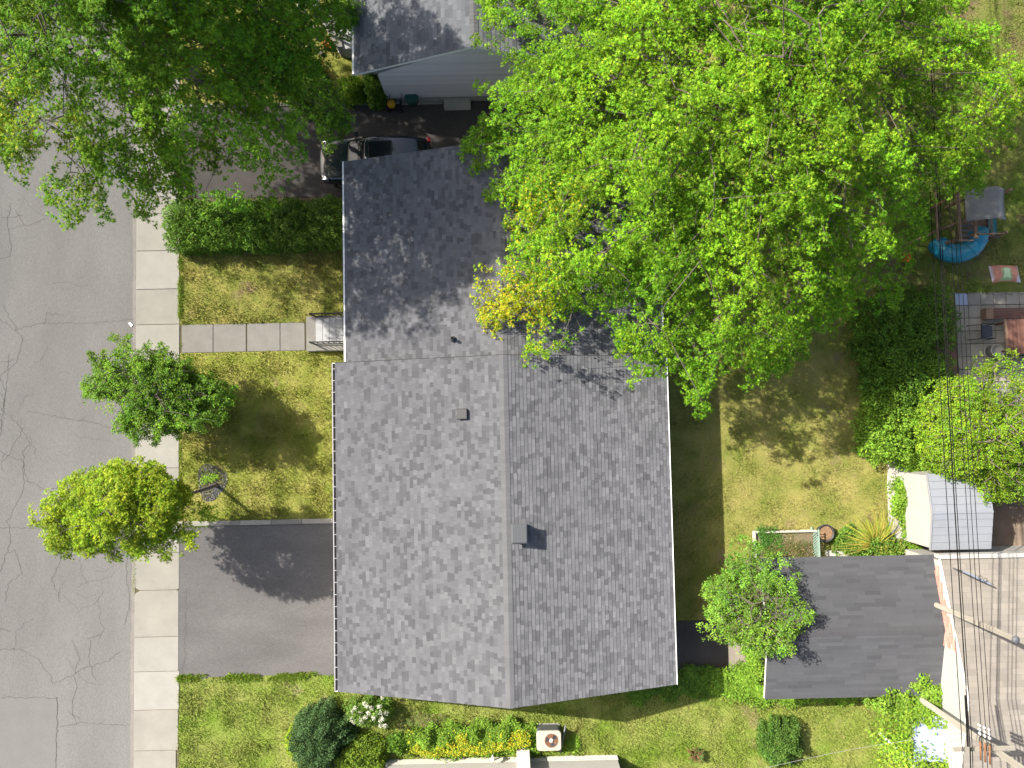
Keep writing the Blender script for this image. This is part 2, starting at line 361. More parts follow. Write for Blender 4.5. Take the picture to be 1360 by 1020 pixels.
    si = np.repeat(np.arange(n1), per); n2 = len(si); k = np.tile(np.arange(per), n1)
    ang = k/per*2*math.pi+rs.rand(n2)*.6; sd_ = so_[si]; s2 = norm(np.cross(sd_, np.array([0,0,1.]))); up2 = np.cross(s2, sd_)
    u = sd_*(np.cos(ang)*.75+.35)[:, None]+s2*np.sin(ang)[:, None]*.95+up2*(rs.randn(n2)*.3)[:, None]
    nr = np.array([0,0,1.])*.9+rs.randn(n2, 3)*.38+sd_*.25-np.stack([np.zeros(n2)]*3, 1)
    pos = SP[si]+norm(u)*leaf*.25+rs.randn(n2, 3)*leaf*.35
    size = leaf*(.65+.6*rs.rand(n2))
    col = pal(cols, n2, rs, .14)*lobecol[li][si][:, None]
    lh = lobehue[li][si]; col = col*np.stack([1+lh, 1+.25*lh, 1-.2*lh], 1)
    if tips is not None:
        w8 = tips[1](pos[:,0], pos[:,1], pos[:,2]); m_ = rs.rand(n2) < w8; col[m_] = pal(tips[0], int(m_.sum()), rs, .12)
    V, F, Cc = leafgeo(pos, u, nr, size, col, kind)
    soup('foliage', V, F, Cc, M[mk], t, 'stuff')
    return t
def shrub(name, label, cat, x, y, rx, ry, h, n, leaf, cols, seed, kind='leaf', lump=.25, lumpn=7, group=None, stem=True, mk='leafdull', z0=0, upright=.0, flowers=None, rot=0, t=None, boxy=2.0, inner=.45):
    rs = np.random.RandomState(seed)
    if t is None: t = thing(name, label, cat, (x, y, z0), 0, group)
    ph = rs.rand(n)*2*math.pi; ct = rs.rand(n); st = np.sqrt(1-ct*ct)
    d = np.stack([np.cos(ph)*st, np.sin(ph)*st, ct], 1)
    lum = 1+lump*(vn(d[:,0]*lumpn/2+d[:,2]*1.7+5, d[:,1]*lumpn/2+d[:,2]*2.3+5, 1, seed)-.5)*2
    rad = lum*(1-inner*rs.rand(n)**2)
    if boxy > 2: e = boxy; sc = (np.abs(d[:,0])**e+np.abs(d[:,1])**e+np.abs(d[:,2])**e)**(-1/e); rad = rad*sc
    q = d*rad[:, None]; cr, sr = math.cos(rot), math.sin(rot); qx = q[:,0]*rx; qy = q[:,1]*ry
    pos = np.stack([x+qx*cr-qy*sr, y+qx*sr+qy*cr, z0+.03+q[:,2]*h], 1)
    out = np.stack([d[:,0]/rx, d[:,1]/ry, d[:,2]/h], 1); out = norm(out)
    out = np.stack([out[:,0]*cr-out[:,1]*sr, out[:,0]*sr+out[:,1]*cr, out[:,2]], 1)
    u = out*.6+rs.randn(n, 3)*.6+np.array([0,0,upright]); nr = out*.8+np.array([0,0,.5])+rs.randn(n, 3)*.4
    lc = .75+.5*vn(pos[:,0]*3, pos[:,1]*3, 1, seed+2)
    col = pal(cols, n, rs, .15)*lc[:, None]
    V, F, Cc = leafgeo(pos, u, nr, leaf*(.6+.7*rs.rand(n)), col, kind)
    soup('foliage', V, F, Cc, M[mk], t, 'stuff')
    if stem:
        b = MB()
        for i in range(6):
            a = i*1.05+rs.rand(); b.tube([(x,y,z0-.02),(x+rx*.25*math.cos(a),y+ry*.25*math.sin(a),z0+h*.4),(x+rx*.6*math.cos(a),y+ry*.6*math.sin(a),z0+h*.7)],[.025,.015,.006],5)
        b.build('stems', M['bark'], t, kind='stuff')
    return t
def carpet(o_parent, poly, hgt, n, leaf, cols, seed, kind='leaf', name='foliage', mk='leafdull', hscale=.7, up=.9, edge=True, hmin=.2):
    rs = np.random.RandomState(seed); q = polypts(poly, n, rs); e_ = (np.stack([vn(q[:,0],q[:,1],.35,seed+50),vn(q[:,0],q[:,1],.35,seed+51)],1)-.5); q = q+e_*.7+rs.randn(n, 2)*.09
    hh = hgt*(hmin+(1-hmin)*vn(q[:,0], q[:,1], hscale, seed)); dpt = rs.rand(n)**2.2
    pos = np.stack([q[:,0], q[:,1], .03+hh*(1-dpt*.8)], 1)
    nr = np.array([0,0,up])+rs.randn(n, 3)*.35; u = rs.randn(n, 3); u[:,2] = u[:,2]*.3-.1
    col = pal(cols, n, rs, .16)*(.72+.56*vn(q[:,0], q[:,1], .45, seed+4))[:, None]
    V, F, Cc = leafgeo(pos, u, nr, leaf*(.6+.7*rs.rand(n)), col, kind)
    return soup(name, V, F, Cc, M[mk], o_parent, 'stuff')
def grass(label, poly, dens, m, seed, hgt=.06, holes=()):
    rs = np.random.RandomState(seed); n = int(area(poly)*dens); q = polypts(poly, n, rs)
    for h in holes: q = q[~inpoly(q[:,0], q[:,1], h)]
    n = len(q); L_ = hgt*(.5+rs.rand(n))*(.6+.9*vn(q[:,0], q[:,1], .5, seed))
    pos = np.stack([q[:,0], q[:,1], np.full(n, .0)], 1); u = np.stack([rs.randn(n)*.7, rs.randn(n)*.7, .5+rs.rand(n)], 1)
    V, F, Cc = leafgeo(pos, u, rs.randn(n, 3), L_*1.3, np.ones((n, 3)), 'blade')
    o = soup('grass', V, F, Cc, m); return tag(o, label, 'grass', None, 'stuff')
def dup(root, loc=None, rz=None, label=None):
    r = root.copy(); C.objects.link(r)
    if loc is not None: r.location = loc
    if rz is not None: r.rotation_euler = (0, 0, rz)
    if label: r['label'] = label
    def rec(a, b):
        for ch in a.children:
            c = ch.copy(); C.objects.link(c); c.parent = b; rec(ch, c)
    rec(root, r); return r

# ------------------------------------------------------------------ ground, road, walks
KX = -15.86; WX = -14.02
st = lambda name, mb, m, **k: tag(mb.build(name, m, **k), kind='structure')
st('ground', MB().prism([(KX,-600),(900,-600),(900,600),(KX,600)], -.5, -.03), M['dirt'])
st('far_verge', MB().prism([(-900,-600),(-26,-600),(-26,600),(-900,600)], -.5, -.03), M['lawnC'])
road = st('road', MB().prism([(-26,-600),(KX,-600),(KX,600),(-26,600)], -.5, -.10), M['road'])
pp = PL([(-300,925),(76,927),(74,1100),(-300,1100)], -.1)
pt = MB().prism(pp, -.2, -.096).build('asphalt_patch', M['patch'], road)
def crackstrip(mb, pts, w0, rd, z=-.096):
    out = []
    for i in range(len(pts)-1):
        a = np.array(pts[i]); b = np.array(pts[i+1]); n = max(2, int(np.hypot(*(b-a))/.12))
        for k in range(n): out.append(a+(b-a)*k/n+np.array([rd.gauss(0,.03), rd.gauss(0,.03)]))
    out.append(np.array(pts[-1]))
    for i in range(len(out)-1):
        a, b = out[i], out[i+1]; d = b-a; d /= max(1e-6, np.hypot(*d)); nn = np.array([-d[1], d[0]])
        w1 = w0*rd.uniform(.5,1.3)/2; w2 = w0*rd.uniform(.5,1.3)/2
        mb.add([(*(a-nn*w1), z), (*(b-nn*w2), z), (*(b+nn*w2), z), (*(a+nn*w1), z)], [(0,1,2,3)])
rd = random.Random(3); cm = MB()
CR = [[(0,345),(12,340),(16,325),(10,300),(14,270)],[(0,425),(20,438),(60,428),(110,430),(178,424)],[(5,405),(14,425),(30,450),(22,480),(0,500)],
      [(0,500),(8,520),(2,545),(22,560),(40,590),(30,600)],[(0,520),(6,530),(3,560),(0,580)],[(35,545),(80,555),(118,560)],[(12,470),(10,500),(6,540)],
      [(30,600),(32,650),(10,690),(14,720),(0,760)],[(0,600),(30,612),(36,640),(62,650),(62,675),(75,690)],[(62,650),(90,645),(120,655)],
      [(0,700),(60,702),(110,702)],[(12,735),(20,730),(30,760),(12,775),(5,800)],[(80,700),(82,740),(70,770),(80,800)],[(0,862),(25,862),(50,875),(66,900),(70,908)],
      [(70,908),(98,896),(115,885),(140,880),(160,865)],[(98,896),(102,912),(96,940),(102,962)],[(90,945),(106,955)],[(120,850),(118,880),(128,905)],
      [(78,965),(110,960),(150,962),(178,964)],[(0,835),(15,838)],[(115,850),(135,842)],[(20,280),(35,300),(60,290)],[(0,290),(30,286)],[(120,265),(130,275),(112,285)],
      [(60,430),(62,415),(85,420)],[(118,560),(160,570),(178,572)],[(0,480),(20,478)],[(170,700),(168,760),(172,800),(165,830)],[(100,895),(105,870),(95,850)]]
for c in CR: crackstrip(cm, PL(c, -.1), .019, rd)
for i in range(26):
    x, y = rd.uniform(0,170), rd.uniform(270,1010); pts = [(x, y)]; a = rd.uniform(0,6.28)
    for k in range(rd.randint(2,4)): a += rd.uniform(-.8,.8); x += 14*math.cos(a); y += 14*math.sin(a); pts.append((min(x,176),y))
    crackstrip(cm, PL(pts, -.1), .010, rd)
for x0, y0, x1, y1 in ((76,927,74,1040),(0,927,76,927)): crackstrip(cm, PL([(x0,y0),(x1,y1)], -.1), .02, rd, -.092)
tag(cm.build('cracks', M['crack'], road), kind='stuff')
gs = MB(); 
for i in range(90):
    y = -16+i*.36; gs.box(KX-.16-rd.random()*.07, KX-.003, y, y+.36, -.2, -.094)
gs.build('gutter_strip', mat('gutter_dust', (.27,.25,.225), .9, noise=.15, nscale=2, fine=.15), road, kind='stuff')
# sidewalk: one slab per piece
sw = st('sidewalk', MB().box(KX+.02, WX, -60, 60, -.4, -.035), M['joint'])
ys = [P(210, q)[1] for q in (1048,997,943,892,846,784,734.6,682,622,575,528,478,431,384,333,284,236,188,140,92,44,-4,-52)]
for i in range(len(ys)-1):
    g = .012; y0, y1 = ys[i]+g, ys[i+1]-g; x1 = WX+random.Random(i).uniform(-.02,.02); b = MB(); r = .14
    if y1 < -12: x1 -= .12
    if i in (4, 5):
        yy = y1 if i == 4 else y0; s_ = -1 if i == 4 else 1; ot = y0 if i == 4 else y1
        b.prism([(KX,ot),(x1,ot),(x1,yy+s_*.05),(x1-.1,yy),(KX+r*1.6,yy),(KX+r*.4,yy+s_*r*.6),(KX,yy+s_*r*1.5)], -.3, .0)
    else: b.box(KX, x1, y0, y1, -.3, random.Random(i+9).uniform(-.004,.006))
    b.build('slab', M[('concrete','concrete_b','concrete_c')[random.Random(i+40).randrange(3)]], sw, bevel=.012)
for y0, y1, nm in ((-60, ys[0]-.01, 's'), (ys[-1]+.01, 60, 'n')): MB().box(KX, WX, y0, y1, -.3, 0).build('slab', M['concrete'], sw)
# front walk
fw = st('front_walk', MB().box(P(242,450)[0], P(406,450)[0], P(320,467)[1], P(320,431)[1], -.3, -.035), M['joint'])
xs = [P(q, 448)[0] for q in (241,283,327.5,372,405)]
for i in range(4):
    MB().box(xs[i]+.012+(.02 if i == 2 else 0), xs[i+1]-.012-(.02 if i == 1 else 0), P(320,467)[1], P(320,430)[1], -.3, (.002,-.004,.006,0)[i]).build('slab', M['concrete2'], fw, bevel=.01)
# driveways
dy1 = P(340,697)[1]; dy0 = P(340,899)[1]
rdv = random.Random(8); dp = [(WX,dy1),(-6.2,dy1),(-6.2,dy0)]+[(x, dy0+rdv.uniform(-.06,.05)+(0.18*max(0,(-13.2-x)))) for x in np.linspace(-6.4,WX,26)]
dw = st('driveway', MB().prism(dp, -.3, -.012), M['drive'])
cm = MB(); crackstrip(cm, PL([(248,780),(246,830),(245,870),(243,897)],0), .02, rd, -.008); crackstrip(cm, PL([(262,840),(300,836)],0), .012, rd, -.008); tag(cm.build('cracks', M['crack'], dw), kind='stuff')
kb = thing('concrete_kerb', 'long pale concrete kerb between the middle front lawn and the grey driveway', 'kerb', (WX,dy1,0))
xk = np.linspace(WX, -6.3, 7)
for i in range(6): MB().box(xk[i]+.006, xk[i+1]-.006, dy1+.004, dy1+.2, -.3, .05).build('slab', M['concrete2'] if i % 2 else M['concrete'], kb, bevel=.01)
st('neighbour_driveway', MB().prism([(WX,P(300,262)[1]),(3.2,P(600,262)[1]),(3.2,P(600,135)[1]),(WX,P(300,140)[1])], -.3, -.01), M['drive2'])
MBp = MB().prism(PL([(236,139),(515,135),(515,139),(236,143)]), -.2, .04); kb2 = st('drive_edging', MBp, M['concrete2'])
# back paved strip behind the house
bp = st('back_pavement', MB().prism([(5.0,P(930,824)[1]),(P(966,850)[0],P(930,824)[1]),(P(966,850)[0],P(930,892)[1]),(5.0,P(930,892)[1])], -.3, -.005), M['drive2'])  # black tone up to the house shadow's edge puts shade into the colour
bp2 = st('back_path', MB().prism([(P(966.6,850)[0],P(930,824)[1]),(P(1012,850)[0],P(930,824)[1]),(P(1012,850)[0],P(930,892)[1]),(P(966.6,850)[0],P(930,892)[1])], -.3, -.002), mat('brown_paving', (.23,.2,.165), .9, noise=.15, nscale=2, fine=.1))
# lawns
lw = {}
A_ = [(WX+.03,P(300,431)[1]+.03),(WX+.03,P(300,300)[1]),(-6.2,P(300,300)[1]),(-6.2,P(300,431)[1]+.03)]
B_ = [(WX+.03,dy1+.2),(WX+.03,P(300,467)[1]-.03),(-6.2,P(300,467)[1]-.03),(-6.2,dy1+.2)]
rl = random.Random(6)
C_ = [(WX+.03+rl.uniform(-.04,.06)-.1*(k>0.3),dy0-.3-k*14) for k in np.linspace(0,1,30)]+[(30,-18),(30,-11.0),(9.8,-11.0),(9.8,P(950,893)[1]),(5.9,P(950,893)[1]),(-6.3,dy0+.02)]+[(x, dy0+rl.uniform(-.05,.05)) for x in np.linspace(-6.6,WX+.1,26)]
D_ = [(5.0,P(950,823)[1]),(9.4,P(950,823)[1]),(9.4,P(1010,741)[1]),(P(1178,700)[0],P(1100,741)[1]),(P(1178,560)[0],P(1178,560)[1]),(P(1165,400)[0],P(1165,400)[1]),(P(1165,400)[0],24),(5.0,24)]
E_ = [(P(1225,300)[0],P(1225,389)[1]),(34,P(1225,389)[1]-.3),(34,24),(P(1165,400)[0],24),(P(1165,400)[0],P(1165,400)[1])]
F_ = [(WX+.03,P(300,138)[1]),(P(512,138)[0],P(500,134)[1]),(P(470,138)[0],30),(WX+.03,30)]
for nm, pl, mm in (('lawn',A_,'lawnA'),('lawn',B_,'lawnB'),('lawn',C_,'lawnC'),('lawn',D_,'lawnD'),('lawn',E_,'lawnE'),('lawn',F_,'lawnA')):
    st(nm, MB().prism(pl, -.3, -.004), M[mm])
grass('olive grass of the small front lawn between hedge and front walk', A_, 900, M['lawnA'], 1)
grass('yellow green grass of the front lawn between front walk and driveway', B_, 1000, M['lawnB'], 2, holes=[])
Cg = [(WX+.0,dy0+.04),(-6.3,dy0+.04),(9.8,P(950,893)[1]),(9.8,-11.0),(17,-11),(17,-19),(WX-.05,-19)]
grass('bright green grass of the side lawn south of the house', Cg, 1000, M['lawnC'], 3, .065)
Dg = [(5.9,P(950,823)[1]),(9.4,P(950,823)[1]),(9.4,P(1010,741)[1]),(P(1178,700)[0],P(1100,741)[1]),(P(1178,560)[0],P(1178,560)[1]),(P(1165,400)[0],P(1165,400)[1]),(P(1165,400)[0],9),(5.9,9)]
grass('dry straw coloured grass of the back yard east of the house', Dg, 800, M['lawnD'], 4, .05)
Eg = [(P(1225,300)[0],P(1225,389)[1]),(24,P(1225,389)[1]-.3),(24,20),(13,20),(P(1165,400)[0],P(1165,400)[1])]
grass('dark grass of the yard around the play tower', Eg, 500, M['lawnE'], 5, .06)
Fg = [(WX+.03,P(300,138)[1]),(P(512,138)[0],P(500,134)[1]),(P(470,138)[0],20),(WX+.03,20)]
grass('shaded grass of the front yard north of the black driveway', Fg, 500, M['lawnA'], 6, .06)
# lusher grass tufts along borders
def tuft(label, pts, w_, n, seed, hgt=.13, cols=((.16,.29,.03),(.2,.3,.04),(.26,.3,.06))):
    rs = np.random.RandomState(seed); a = np.array(pts); i = rs.randint(0, len(a)-1, n); q = a[i]+(a[i+1]-a[i])*rs.rand(n,1)+rs.randn(n,2)*w_
    m_ = vn(q[:,0], q[:,1], .4, seed) > .38; q = q[m_]; n = len(q)
    pos = np.stack([q[:,0],q[:,1],np.zeros(n)],1); u = np.stack([rs.randn(n)*.8,rs.randn(n)*.8,.4+rs.rand(n)],1)
    V,F,Cc = leafgeo(pos,u,rs.randn(n,3),hgt*(.4+rs.rand(n)),pal(cols,n,rs),'blade'); tag(soup('grass_tufts',V,F,Cc,M['leafdull']), label, 'grass', None, 'stuff')
tuft('longer green grass fringe along the south edge of the driveway', [(WX,dy0),(-6.4,dy0)], .07, 9000, 11)
tuft('green fringe of grass along the kerb side edge of the middle front lawn', [(WX+.05,4),(WX+.05,-3.5)], .03, 2500, 12, .08)
tuft('weeds growing in the sidewalk gutter beside the road', [(KX-.03,-4.4),(KX-.03,-7.2)], .03, 500, 13, .07)
tuft('weeds growing along the concrete kerb by the driveway corner', [(WX+.1,dy1+.02),(-12.6,dy1+.02)], .05, 500, 14, .09)
tuft('green fringe of grass along the street edge of the small front lawn', [(WX+.05,4.7),(WX+.05,7.8)], .05, 2500, 15, .1)
# worn dusty footpath in the south lawn
rs = np.random.RandomState(4); pth = PL([(985,940),(1003,950),(1005,985),(1002,1020),(1000,1060)]); b = MB()
tuft('straw coloured worn strip across the side lawn', pth, .16, 9000, 16, .05, ((.42,.36,.2),(.36,.3,.16)))

# ------------------------------------------------------------------ roofs
GREY = [((.137,.139,.149),7),((.122,.124,.134),3),((.155,.157,.167),3),((.094,.095,.103),2.0),((.104,.106,.113),2.0)]
def pick(cl, rd):
    t = rd.random()*sum(w_ for _, w_ in cl)
    for c, w_ in cl:
        t -= w_
        if t <= 0: return c
    return cl[-1][0]
def shingles(mb, ridge0, ridge1, down, nrm, slen, expo, wr, cl, seed, run=1, jit=.045, thick=.0065, clip=None):
    """courses of tabs: each tab has its own thickness and front edge"""
    rd = random.Random(seed); r0 = Vector(ridge0); al = Vector(ridge1)-r0; Lr = al.length; al.normalize(); dn = Vector(down).normalized(); nn = Vector(nrm).normalized()
    nc = int(math.ceil(slen/expo)); prev = []
    for i in range(nc):
        s0 = i*expo; s1 = min((i+1)*expo, slen); p = -rd.random()*wr[1]; cur = []; pi = 0
        while p < Lr:
            c = pick(cl, rd); wdt = rd.uniform(*wr); a0 = max(p, 0); a1 = min(p+wdt-.004, Lr); p += wdt
            if a1-a0 < .01: continue
            mid = (a0+a1)/2
            while pi < len(prev)-1 and prev[pi][0] < mid: pi += 1
            fl_ = 0
            if run and prev and prev[pi][2] == 0 and prev[pi][1][0] < cl[0][0][0]*.8 and rd.random() < .6: c = prev[pi][1]; fl_ = 1
            elif run and prev and prev[pi][2] == 1 and c[0] < cl[0][0][0]*.8: c = cl[0][0]
            cur.append((a1, c, fl_))
            if clip and not clip(r0+al*(a0+a1)/2+dn*s1): continue
            j = 1+rd.gauss(0,jit); cc = tuple(q*j for q in c); h1 = thick*(1.5+rd.random()*.8); h0 = thick*.35
            e = rd.uniform(-.006,.004) if s1 < slen else 0
            q = [r0+al*a0+dn*(s0-.004)+nn*h0, r0+al*a1+dn*(s0-.004)+nn*h0, r0+al*a1+dn*(s1+e)+nn*h1, r0+al*a0+dn*(s1+e)+nn*h1]
            lo = [r0+al*a0+dn*(s1+e)-nn*.002, r0+al*a1+dn*(s1+e)-nn*.002]
            b0 = [r0+al*a0+dn*(s0-.004)-nn*.002, r0+al*a1+dn*(s0-.004)-nn*.002]
            mb.add(q+lo+b0, [(0,1,2,3),(3,2,5,4),(0,3,4,6),(1,7,5,2)], cc)
        prev = cur
def gable_roof(parent, x0, x1, xr, y0, y1, ze, zr, seed, cl=GREY, expo=.143, wr=(.13,.27), thick=.14, trim='white', name='roof'):
    """ridge along y"""
    b = MB(); t = thick
    b.add([(x0,y0,ze-t),(xr,y0,zr-t),(x1,y0,ze-t),(x0,y0,ze),(xr,y0,zr),(x1,y0,ze), (x0,y1,ze-t),(xr,y1,zr-t),(x1,y1,ze-t),(x0,y1,ze),(xr,y1,zr),(x1,y1,ze)],
      [(0,1,4,3),(1,2,5,4),(7,6,9,10),(8,7,10,11),(6,0,3,9),(2,8,11,5),(3,4,10,9),(4,5,11,10),(1,0,6,7),(2,1,7,8)])
    b.mi[6] = 1; b.mi[7] = 1; b.mi[2] = b.mi[3] = (1 if seed == 21 else 0); rf = b.build(name, [M[trim], M['underlay']], parent)
    for s, xe in ((-1,x0),(1,x1)):
        dn = Vector((xe-xr, 0, ze-zr)); L_ = dn.length; nn = Vector((-(dn.z)*(1 if s > 0 else -1), 0, abs(dn.x))).normalized()
        nn = Vector((s*abs(dn.z), 0, abs(dn.x))).normalized()
        m = MB()
        if s > 0: shingles(m, (xr,y0,zr), (xr,y1,zr), dn, nn, L_+.03, expo, wr, cl, seed)
        else: shingles(m, (xr,y1,zr), (xr,y0,zr), dn, nn, L_+.03, expo, wr, cl, seed+1)
        o = m.build('shingles', M['shingle'], rf, kind='stuff')
    # ridge caps
    rc = MB(); rdd = random.Random(seed+5); y = y0; n1 = Vector((x0-xr,0,ze-zr)).normalized(); n2 = Vector((x1-xr,0,ze-zr)).normalized()
    while y < y1-.01:
        ya = min(y+.145, y1); j = 1+rdd.gauss(0,.04); col = tuple(q*j*1.0 for q in (.135,.136,.142)); h0, h1 = .014, .020; wv = .17
        c0 = Vector((xr,y,zr+h1)); c1 = Vector((xr,ya,zr+h0)); A0 = c0+n1*wv; A1 = c1+n1*wv; B0 = c0+n2*wv; B1 = c1+n2*wv
        dz = Vector((0,0,.03)); rc.add([A0,c0,B0,A1,c1,B1,A0-dz,B0-dz,A1-dz,B1-dz,c0-dz], [(0,1,4,3),(1,2,5,4),(0,3,8,6),(2,7,9,5),(6,10,1,0),(10,7,2,1)], col); y = ya
    rc.build('ridge_caps', M['shingle'], rf, kind='stuff')
    return rf
def window(parent, x, y, z, w_, h_, face, fm='white'):
    """face: unit vector outwards (+-x or +-y)"""
    fx, fy = face; tx, ty = -fy, fx
    def pt(a, d, zz): return (x+tx*a+fx*d, y+ty*a+fy*d, zz)
    def bx(a0,a1,d0,d1,z0,z1): return MB().hull([pt(a0,d0,z0),pt(a1,d0,z0),pt(a1,d1,z0),pt(a0,d1,z0)],[pt(a0,d0,z1),pt(a1,d0,z1),pt(a1,d1,z1),pt(a0,d1,z1)])
    g = bx(-w_/2,w_/2,.003,.02,z,z+h_).build('window', M['glass'], parent)
    f = MB()
    for a0,a1,z0,z1 in ((-w_/2-.06,-w_/2,z-.06,z+h_+.06),(w_/2,w_/2+.06,z-.06,z+h_+.06),(-w_/2,w_/2,z-.06,z),(-w_/2,w_/2,z+h_,z+h_+.06),(-.02,.02,z,z+h_)):
        q = bx(a0,a1,.002,.05,z0,z1); f.add(q.v, q.f)
    f.build('frame', M[fm], g); bx(-w_/2-.1,w_/2+.1,.002,.09,z-.1,z-.061).build('sill', M[fm], g)

# --- main house
XL, XR, XC, YS, YJ, YN, XL2 = -6.75, 5.97, -.27, -10.03, 2.40, 10.30, -6.36
ZE, ZR = 2.74, 4.72
M['gut'] = mat('gutter_metal', (.33,.32,.33), .5)
hs = thing('bungalow', 'long bungalow in the middle with a mottled grey shingle gable roof', 'house', (XC, -3.8, 0))
wb = MB(); wb.prism([(XL+.45,YS+.25),(XR-.45,YS+.25),(XR-.45,YN-.2),(XL2+.35,YN-.2),(XL2+.35,YJ),(XL+.45,YJ)], -.2, 2.5)
zs = lambda x: (ZE+(ZR-ZE)*(1-abs(x-XC)/(6.35)))-.18
wb.add([(XL+.45,YS+.25,2.5),(XR-.45,YS+.25,2.5),(XC,YS+.25,ZR-.16),(XL+.45,YS+.4,2.5),(XR-.45,YS+.4,2.5),(XC,YS+.4,ZR-.16)], [(0,1,2),(5,4,3),(0,2,5,3),(1,4,5,2)])
wb.add([(XL+.6,YN-.35,2.5),(XR-.45,YN-.35,2.5),(XC,YN-.35,ZR-.26),(XL+.6,YN-.2,2.5),(XR-.45,YN-.2,2.5),(XC,YN-.2,ZR-.26)], [(0,1,2),(5,4,3),(0,2,5,3),(1,4,5,2)])
wb.build('wall', M['cream'], hs)
MB().prism([(XL+.42,YS+.22),(XR-.42,YS+.22),(XR-.42,YN-.17),(XL2+.32,YN-.17),(XL2+.32,YJ+.03),(XL+.42,YJ+.03)], -.25, .35).build('foundation', M['concrete2'], hs)
rS = gable_roof(hs, XL, XR, XC, YS, YJ, ZE, ZR, 21)
rN = gable_roof(hs, XL2, XR-.1, XC, YJ+.004, YN, ZE-.02, ZR-.09, 31)
# flashing along the step between the two roofs
fl = MB(); fl.bar((XC,YJ+.01,ZR+.01), (XL,YJ+.01,ZE+.016), .016, .016); fl.bar((XC,YJ+.01,ZR+.01), (XR,YJ+.01,ZE+.016), .016, .016); fl.build('flashing', M['underlay'], hs)
# gutters with hanger straps
def gutter(x, s, y0, y1, name, hang):
    g = MB(); zt = ZE-.005; w_ = .125; th = .018
    g.box(min(x+s*.012,x+s*w_), max(x+s*.012,x+s*w_), y0, y1, zt-.11, zt-.095)
    gi = g.build('gutter', M['gutter_in'], hs)
    xo = x+s*w_; MB().box(min(xo,xo+s*.03), max(xo,xo+s*.03), y0, y1, zt-.115, zt).build('gutter_lip', M['gut'], gi)
    for yy in (y0, y1-.02): MB().box(min(x+s*.012,xo), max(x+s*.012,xo), yy, yy+.02, zt-.1, zt-.004).build('end_cap', M['white'], gi)
    if hang:
        n = int((y1-y0)/.45); me = None
        for i in range(1, n+1):
            yy = y0+i*(y1-y0)/(n+.5)
            if me is None:
                o = MB().box(min(x+s*.012,xo)-XC, max(x+s*.012,xo)-XC, -.012, .012, zt-.015, zt-.001).build('hanger', M['gut'], None); me = o.data; o.parent = gi
            else: o = bpy.data.objects.new('hanger', me); C.objects.link(o); o.parent = gi
            o.location = (0, yy+3.8, 0)
gutter(XL, -1, YS, YJ, 'w', True)
def thin_gutter(x, s, y0, y1):
    MB().box(min(x+s*.01,x+s*.07), max(x+s*.01,x+s*.07), y0, y1, ZE-.13, ZE-.0).build('gutter_lip', M['white'], hs)
thin_gutter(XL2, -1, YJ+.05, YN); thin_gutter(XR, 1, YS, YJ); thin_gutter(XR-.1, 1, YJ+.05, YN)
slopeL = lambda x: ZE+(ZR-ZE)*(x-XL)/(XC-XL); slopeR = lambda x: ZE+(ZR-ZE)*(XR-x)/(XR-XC)
# plumbing vent, roof vent, metal chimney
x, y = P(601,450,4.2); z = slopeL(x); b = MB(); b.lathe([(.055,z-.1),(.055,z+.28),(.04,z+.28),(.04,z+.1)], x, y, 14); v = b.build('vent_pipe', M['darkplastic'], hs, True)
MB().lathe([(.11,z-.01),(.1,z+.03),(.06,z+.07)], x, y, 14).build('collar', M['darkplastic'], v, True)
x, y = P(614,550,4.3); z = slopeL(x); v = MB().box(x-.17,x+.17,y-.17,y+.17,z-.05,z+.10).build('roof_vent', M['darkplastic'], hs, bevel=.02)
MB().hull([(x-.2,y-.2,z+.10),(x+.2,y-.2,z+.10),(x+.2,y+.2,z+.10),(x-.2,y+.2,z+.10)],[(x-.19,y-.17,z+.13),(x+.17,y-.17,z+.2),(x+.17,y+.17,z+.2),(x-.19,y+.17,z+.13)]).build('hood', M['darkplastic'], v, bevel=.01)
x, y = P(690,708,4.9); z = slopeR(x); ch = MB().box(x-.24,x+.24,y-.32,y+.28,z-.12,z+.36).build('chimney', M['galv'], hs, bevel=.012)
MB().hull([(x-.3,y-.38,z+.36),(x+.3,y-.38,z+.36),(x+.3,y+.34,z+.36),(x-.3,y+.34,z+.36)],[(x-.25,y-.32,z+.43),(x+.25,y-.32,z+.43),(x+.25,y+.28,z+.43),(x-.25,y+.28,z+.43)]).build('cap', mat('cap_metal',(.085,.09,.095),.55,metal=.2), ch, bevel=.01)
lv = MB()
for i in range(5): lv.box(x-.21,x+.21,y-.325-.003,y-.322,z+.03+i*.06,z+.06+i*.06)
lv.build('louvre', M['blackmetal'], ch)
for yy in (-8,-4.5,-1): window(hs, XL+.45, yy, .9, 1.5, 1.1, (-1,0))
for yy in (5,8): window(hs, XL2+.35, yy, .9, 1.6, 1.2, (-1,0))
for yy in (-8,-3,1,6): window(hs, XR-.45, yy, .9, 1.3, 1.1, (1,0))
window(hs, -3, YS+.25, .9, 1.2, 1.0, (0,-1)); window(hs, 3, YS+.25, .9, 1.2, 1.0, (0,-1))
